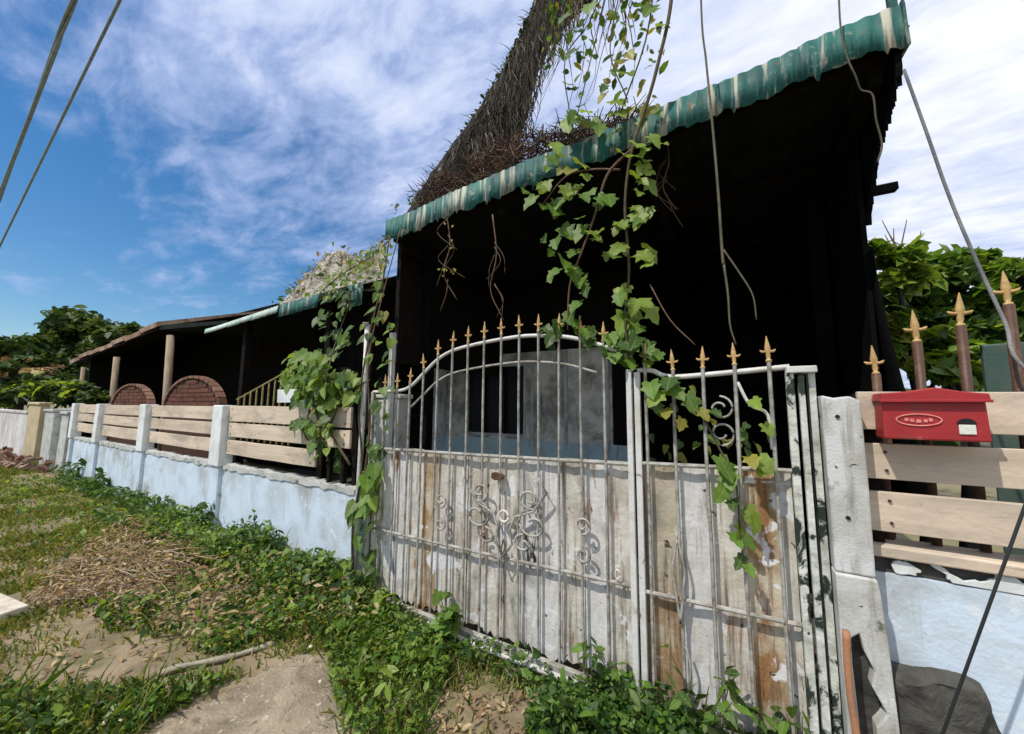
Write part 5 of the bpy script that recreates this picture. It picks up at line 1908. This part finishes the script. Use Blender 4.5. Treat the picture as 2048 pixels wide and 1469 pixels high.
# dead leaves and cut stalks
r = np.random.default_rng(51)
pl, pm = [], []
for poly, n_, hh in ((LITTER, 3800, .13), (WEED, 2000, .16), (DIRT, 60, .01), (DIRT2, 130, .02), (PATH, 150, .01), (gpoly([(0, 1130), (200, 1040), (420, 1010), (560, 1120), (420, 1210), (100, 1260)]), 700, .04)):
    xs_, ys_ = [q[0] for q in poly], [q[1] for q in poly]
    x = r.uniform(min(xs_), max(xs_), n_ * 3)
    y = r.uniform(min(ys_), max(ys_), n_ * 3)
    k = inpoly(x, y, poly) & (y < 2.05)
    x, y = x[k][:n_], y[k][:n_]
    pl.append(np.stack([x, y, gheight(x, y) + .012 + r.random(len(x)) ** 2 * hh], 1))
P_ = np.concatenate(pl)
V = leaf_cloud(P_, r.uniform(.02, .060, (len(P_), 1)), 1.3, .36, .3, 52)
tag(np_mesh('leaf_litter', V, len(P_), 6, ['dead_leaf', 'dead_leaf_pale'], r.integers(0, 2, len(P_))), kind='stuff')

mb = MB()
for i in range(360):
    px, py = random.uniform(70, 470), random.uniform(1060, 1220)
    q = gz(px, py)
    if q.y > 1.95 or not inpoly(np.array([q.x]), np.array([q.y]), LITTER)[0]: continue
    a_ = random.uniform(-.6, .9)
    L = random.uniform(.12, .5)
    q.z = float(gheight(np.array([q.x]), np.array([q.y]))[0]) + random.uniform(.01, .13)
    e = q + Vector((math.cos(a_) * L, math.sin(a_) * L, random.uniform(-.03, .05)))
    mb.tube([q, (q + e) / 2 + Vector((random.gauss(0, .02), random.gauss(0, .02), .015)), e], [.0042, .0035, .0015], 5, random.randrange(4), cap=False)
tag(mb.build('cut_stalks', ['pale_twig', 'dead_leaf_pale', 'dead_leaf', 'twig']), kind='stuff')

r = np.random.default_rng(77)
n_ = 2600
x = r.uniform(px0 - .5, px1 + .3, n_)
y = r.uniform(py0 - .3, py1 + .3, n_)
near_ = polydist(x, y, PATH)
dr = inpoly(x, y, DIRT) | inpoly(x, y, DIRT2)
k = (near_ > -.12) & ((r.random(n_) < .35) | (near_ < .07)) | dr
x, y = x[k], y[k]
c = np.stack([x, y, gheight(x, y) + .03 * inpoly(x, y, PATH) + .003], 1)
sz_ = r.uniform(.003, .011, (len(x), 1)) * np.where(r.random((len(x), 1)) < .06, 1.8, 1)
ax3 = [np.stack([sz_[:, 0] * a__, sz_[:, 0] * b__, sz_[:, 0] * c__], 1) for a__, b__, c__ in ((1, .2, 0), (-.2, .9, .1), (0, 0, .7))]
X_, Y_, Z_ = ax3
V = np.concatenate([np.stack([c + s1 * X_, c + s2 * Y_, c + s3 * Z_], 1) for s1, s2, s3 in ((1, 1, 1), (-1, 1, 1), (-1, -1, 1), (1, -1, 1), (1, 1, -1), (-1, 1, -1), (-1, -1, -1), (1, -1, -1))]).reshape(-1, 3)
tag(np_mesh('gravel', V, len(V) // 3, 3, ['path_concrete', 'ground_soil', 'dark_concrete'], r.integers(0, 3, len(V) // 3)), kind='stuff')

# edging strip between verge and path
ed = MB()
a_, b_ = gz(315, 1362), gz(568, 1297)
P = [a_.lerp(b_, t) + Vector((0, 0, .035 + .006 * math.sin(t * 9))) for t in np.linspace(0, 1, 9)]
for q in range(8):
    pass
ed.tube(P, [.016 + .004 * math.sin(i * 2.1) for i in range(9)], 6)
tag(ed.build('edging_pole', 'pale_twig', smooth=True), 'pale weathered pole lying along the edge of the sandy path', 'pole')
# white block at the left edge
wb = MB()
q = gz(-10, 1232)
wb.box(-.20, .20, -.075, .075, 0, .085, j=.012)
o = wb.build('concrete_block', 'white_block', bevel=.008)
o.location = (q.x, q.y, .0)
o.rotation_euler = (0, R(3), R(14))
tag(o, 'pale concrete block lying on the grass at the left edge', 'block')
# pebbles at the bottom edge
for i, (px, py) in enumerate(((160, 1466), (208, 1461), (240, 1460), (620, 1318), (680, 1275), (640, 1372))):
    q = gz(px, py)
    s_ = random.uniform(.010, .020)
    mb = MB()
    for zz, f in ((-.5, .7), (0, 1), (.55, .65)):
        for k in range(7):
            t = 2 * math.pi * k / 7
            mb.v.append((math.cos(t) * s_ * f * random.uniform(.85, 1.15), math.sin(t) * s_ * f * random.uniform(.7, 1), zz * s_))
    for lv in range(2):
        for k in range(7):
            mb.f.append((lv * 7 + k, lv * 7 + (k + 1) % 7, lv * 7 + 7 + (k + 1) % 7, lv * 7 + 7 + k)); mb.m.append(0)
    mb.f += [tuple(range(6, -1, -1)), tuple(range(14, 21))]; mb.m += [0, 0]
    o = mb.build('pebble', 'white_block', smooth=True)
    o.location = (q.x, q.y, float(gheight(np.array([q.x]), np.array([q.y]))[0]) + .035 if py > 1400 else float(gheight(np.array([q.x]), np.array([q.y]))[0]) + .03)
    tag(o, ('leftmost white pebble at the bottom edge in the weeds', 'middle white pebble of the three in the bottom weeds', 'rightmost white pebble of the three in the bottom weeds', 'white pebble at the far end of the sandy path', 'white pebble among weeds near the gate foot', 'white pebble on the right part of the sandy path')[i], 'pebble', 'white pebbles on the ground')


# standing weeds with their own stems, along the wall and the gate
def weed(px, py, H, n_, lab, ks, meshes, size, group='weeds along wall and gate', spread=.08, Y=None):
    q = gz(px, py) if Y is None else Vector((at(px, py, Y).x, Y, 0))
    q.y = min(q.y, 2.03)
    q.z = float(gheight(np.array([q.x]), np.array([q.y]))[0])
    t = thing('weed', lab, 'weed', q, group)
    for s_ in range(max(2, n_ // 8)):
        e = q + Vector((random.gauss(0, spread), random.gauss(0, spread * .5), H * random.uniform(.7, 1.05)))
        m_ = q.lerp(e, .5) + Vector((random.gauss(0, .02), 0, .02))
        stem_obj(t, [q, m_, e], (.005, .002), 'stem', 5, sub=3)
        for k in range(8):
            w = random.uniform(.25, 1.05)
            p_ = q.lerp(e, w) + Vector((random.gauss(0, .03), random.gauss(0, .025), random.gauss(0, .015)))
            put_leaf(t, random.choice(meshes)[random.choice(ks)], p_, size * random.uniform(.7, 1.25), tilt=R(random.uniform(-95, -20)), yaw=R(random.uniform(-180, 180)))
    return t


weed(895, 1290, .30, 40, 'leafy green weed growing against the middle of the wide gate leaf', (0, 2, 0), (LM3, LM5), .085)
weed(1185, 1400, .28, 26, 'narrow dark weed standing at the gate foot near the white centre stile', (2, 0, 2), (LM1,), .075, spread=.05)
weed(1235, 1420, .22, 24, 'bushy weed at the gate foot just left of the centre stile', (0, 2), (LM1, LM3), .07)
weed(1405, 1500, .36, 40, 'dark bushy weed at the foot of the narrow gate leaf', (2, 2, 0), (LM1, LM3), .075)
weed(1560, 1560, .24, 24, 'low weed at the foot of the flaking steel post', (0, 2), (LM1, LM3), .07)
weed(1630, 1580, .26, 24, 'small weed in front of the pillar base', (0, 2), (LM1,), .07)
weed(760, 1250, .22, 40, 'thick leafy weed at the left foot of the gate', (0, 0, 1, 2), (LM3, LM5), .085)
weed(690, 1225, .26, 40, 'tall leafy weed where the blue wall meets the gate', (0, 2, 1), (LM3,), .085)
weed(675, 1290, .12, 16, 'pale yellow green seedling beside the sandy path', (1, 3, 1), (LM3,), .07)
weed(485, 1120, .34, 24, 'upright dark weed against the blue wall right of the pilaster', (2, 0), (LM1, LM3), .075)
weed(530, 1130, .30, 24, 'upright weed against the middle of the nearest blue panel', (2, 0, 2), (LM1, LM3), .07)
weed(585, 1160, .24, 24, 'scrubby weed under the right part of the nearest blue panel', (0, 2), (LM1, LM3), .075)
weed(400, 1075, .40, 32, 'dark weed clump at the foot of the pilaster on the blue wall', (2, 2, 0), (LM1, LM3), .09)
weed(350, 1030, .32, 24, 'weed clump against the second blue panel', (2, 0), (LM1, LM3), .09)
weed(240, 985, .45, 32, 'large dark weed clump against the third blue panel', (2, 2, 0), (LM1, LM3), .12, spread=.25)
weed(190, 960, .5, 32, 'dark weed clump at the far end of the blue wall', (2, 2, 0), (LM1, LM3), .14, spread=.3)

for px, py, H, lab in ((455, 1100, .30, 'thin straggly weed just right of the pilaster on the blue wall'), (505, 1118, .40, 'tallest dark weed against the nearest blue panel'),
                       (556, 1140, .34, 'upright weed left of the seam in the nearest blue panel'), (620, 1165, .28, 'straggly weed near the right end of the blue wall'),
                       (650, 1180, .22, 'short weed near the foot of the white pipe'), (300, 1010, .36, 'weed clump between the second and third pilasters'), (330, 1020, .3, 'short dark weed on the second blue panel')):
    weed(px, py, H, 24, lab, (2, 0, 2), (LM1, LM1, LM3), .055, spread=.12)
